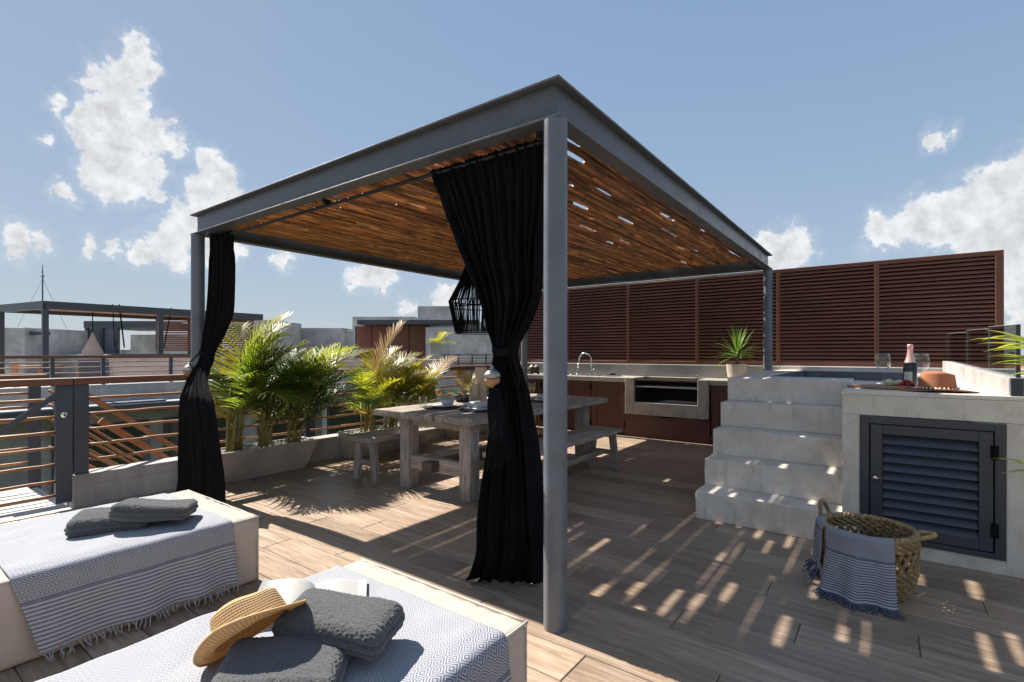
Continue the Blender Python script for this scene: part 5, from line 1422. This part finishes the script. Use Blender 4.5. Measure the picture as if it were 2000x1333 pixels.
for k in range(7): part('post', rb_(MB(), 15.04, -2.0+.41*k-.02, -2.0+.41*k+.02, .72, 1.32, .03), MT['steel_dark'], ir)
part('handrail', rb_(MB(), 14.6, -2.7, .5, .84, .97, .12), MT['brown_rail'], ir)
part('kerb', rb_(MB(), 14.5, -2.8, .6, .3, .68, .2), MT['conc_pale'], ir)
pp_ = thing('roof_planter', 'small pale planter with a palm on the far roof left of the lamp', 'planter', tuple(FW*15.6-RT*2.3))
part('trough', rb_(MB(), 15.6, -2.55, -1.98, 1.16, 1.66, .4), MT['conc_pale'], pp_, bevel=.02)
for k in range(12):
    o = put('frond', FB[k % 3], pp_); o.matrix_basis = Matrix.Translation(FW*15.8+RT*(-2.25+.04*(k % 5-2))+Vector((0,0,1.63))) @ Matrix.Rotation(k*2.4,4,'Z') @ Matrix.Rotation(.5+.4*(k % 3),4,'Y') @ Matrix.Scale(.62,4)
fp2 = thing('far_pergola', 'smaller steel pergola on the roof farther back at the left', 'pergola', tuple(FW*24-RT*19))
part('roof_frame', rb_(MB(), 23, -19.4, -15.9, 2.50, 2.80, 4), MT['steel_dark'], fp2)
for l in (-19.3,-18.6,-17.9): part('post', rb_(MB(), 23, l-.06, l+.06, .9, 2.5, .12), MT['steel_dark'], fp2)
part('post', rb_(MB(), 26, -16.6, -16.4, .9, 2.5, .2), MT['steel_dark'], fp2)
for l in (-19.35,-18.62): part('panel', rb_(MB(), 23.1, l+.09, l+.62, 1.3, 2.48, .05), MT['grille'], fp2)
sf = thing('roof_frame', 'small steel frame beside the concrete block at far left', 'frame', tuple(FW*20-RT*19))
part('lintel', rb_(MB(), 20.2, -19.2, -18.62, 2.07, 2.2, .3), MT['steel_dark'], sf)
part('post', rb_(MB(), 20.2, -18.72, -18.62, .9, 2.07, .2), MT['steel_dark'], sf)
block('roof_wall', 'long low roof parapet under the far pergolas', 'wall', 21.5, -26, -8.2, 1.30, MT['conc_far'], dep=1.0)
block('far_building', 'hazy low roofs along the horizon at left', 'building', 60, -62, -20, 1.75, MT['conc_far'], dep=20)
# hanging chair
ch = thing('hanging_chair', 'cream macrame hammock chair hanging from the far left pergola', 'chair', (-17.62,4.36,.9))
c0 = FW*14.0+RT*(-11.56)
part('rope', MB().tube([c0+Vector((0,0,2.48)), c0+Vector((0,0,1.9))], .012, 6), MT['cord'], ch)
prof_c = [(.02,1.92),(.10,1.68),(.21,1.44),(.235,1.2),(.22,1.0),(.19,.93),(.05,.9)]
part('net', MB().lathe([(a*1.0,b) for a, b in prof_c], 18, c0), MT['macrame'], ch, smooth='all')
fg = MB()
for k in range(26):
    a = 2*PI*k/26; fg.tube([c0+Vector((.215*math.cos(a),.215*math.sin(a),1.42)), c0+Vector((.245*math.cos(a),.245*math.sin(a),1.1)), c0+Vector((.225*math.cos(a),.225*math.sin(a),.86))], .012, 4)
part('fringe', fg, MT['macrame'], ch, kind='stuff')
# roof furniture
wt = thing('roof_table', 'warm brown wooden table on the neighbouring roof terrace', 'table', (-15.6,2.0,.17))
tc_ = FW*13.6+RT*(-12.6)
part('top', MB().lathe([(.001,.98),(.5,.98),(.5,1.02),(.001,1.02)], 24, tc_), MT['wood_warm'], wt)
part('leg', MB().lathe([(.3,.17),(.06,.3),(.06,.98)], 12, tc_), MT['wood_warm'], wt)
for k, (dl_, nm) in enumerate(((-1.05,'left of the far wooden table'),(.75,'right of the far wooden table'))):
    cc = FW*13.7+RT*(-12.6+dl_)
    q = thing('roof_chair', 'warm brown wooden chair '+nm, 'chair', tuple(cc), 'far wooden chairs')
    part('seat', MB().obox(cc+Vector((0,0,.62)),(.5,.5,.05)), MT['wood_warm'], q)
    part('backrest', MB().obox(cc+FW*.24+Vector((0,0,.86)),(.5,.05,.42)), MT['wood_warm'], q)
    for sx in (-.2,.2):
        for sy in (-.2,.2): part('leg', MB().obox(cc+Vector((sx,sy,.385)),(.05,.05,.42)), MT['wood_warm'], q)
ms_ = thing('radio_mast', 'thin guyed radio mast rising behind the far left pergola', 'mast', tuple(FW*40-RT*37))
mc = FW*40+RT*(-36.97)
part('pole', MB().tube([mc+Vector((0,0,-7)), mc+Vector((0,0,7.4)), mc+Vector((0,0,8.3))], [.06,.05,.02], 6), MT['steel'], ms_)
part('antenna', MB().lathe([(.02,7.35),(.14,7.4),(.14,7.46),(.02,7.5)], 8, mc), MT['steel'], ms_)
gw = MB()
for s in (-3.2, 3.0): gw.tube([mc+Vector((0,0,7.2)), mc+RT*s+Vector((0,0,1.0))], .012, 4)
part('guy_wire', gw, MT['steel'], ms_)

# ================================================================== TREES AND ROOF BEYOND THE GLASS
def tree(label, c, r, h, seed, n=2600):
    t = thing('leafy_tree', label, 'tree', tuple(c), 'trees beyond the glass balustrade')
    c = Vector(c); rr = random.Random(seed)
    top = c+Vector((0,0,h))
    part('trunk', MB().tube([c, c+Vector((.15,.1,h*.5)), top], [.22,.16,.08], 8), MT['bark'], t, smooth='all')
    mb = MB(); mb.uv = []
    lobes = [(top+Vector((rr.gauss(0,r*.45),rr.gauss(0,r*.45),rr.gauss(0,r*.28))), r*rr.uniform(.3,.55)) for k in range(15)]
    lm = MB()
    for q, lr in lobes: lm.tube([c+Vector((.15,.1,h*.55)), c.lerp(q,.6)+Vector((0,0,h*.2)), q], [.07,.05,.02], 5)
    part('limbs', lm, MT['bark'], t)
    for k in range(n):
        q, lr = rr.choice(lobes)
        d = Vector((rr.gauss(0,1),rr.gauss(0,1),rr.gauss(0,.8))).normalized()*lr*rr.uniform(.55,1.05)
        p = q+d; a = Vector((rr.gauss(0,1),rr.gauss(0,1),rr.gauss(0,.6))).normalized(); b = a.orthogonal().normalized(); s = rr.uniform(.06,.13)
        o = len(mb.v); mb.v += [tuple(p-a*s), tuple(p+b*s*.45), tuple(p+a*s), tuple(p-b*s*.45)]; mb.uv += [(0,0)]*4; mb.f.append((o,o+1,o+2,o+3))
    part('crown', mb, MT['leafT'], t, kind='stuff')
def at(d, l, z): return FW*d+RT*l+Vector((0,0,z))
tree('tree in full leaf behind the glass panel at the right edge', at(12.5,12.9,-7), 1.7, 7.2, 1)
tree('lower tree right of the black glass end strip', at(9.5,9.9,-7), 1.3, 7.1, 2)
tree('tree farther off behind the right end of the slatted screen', at(17,16.2,-7), 2.0, 7.0, 3)
orf = thing('tiled_roof', 'orange tiled roof glimpsed between palm and glass at the right edge', 'roof', tuple(at(7,7.5,.4)))
part('slope', MB().obox(at(7.2,7.35,1.0),(1.6,1.2,.06),Euler((rad(12),0,rad(36))).to_matrix()), MT['terracotta'], orf)
part('gable_wall', MB().obox(at(7.6,7.5,-3.1),(1.4,1.0,7.8),Euler((0,0,rad(36))).to_matrix()), MT['conc_far'], orf)
struct('garden', MB().box(2.7,30,-30,60,-7.05,-6.9), MT['forest'])
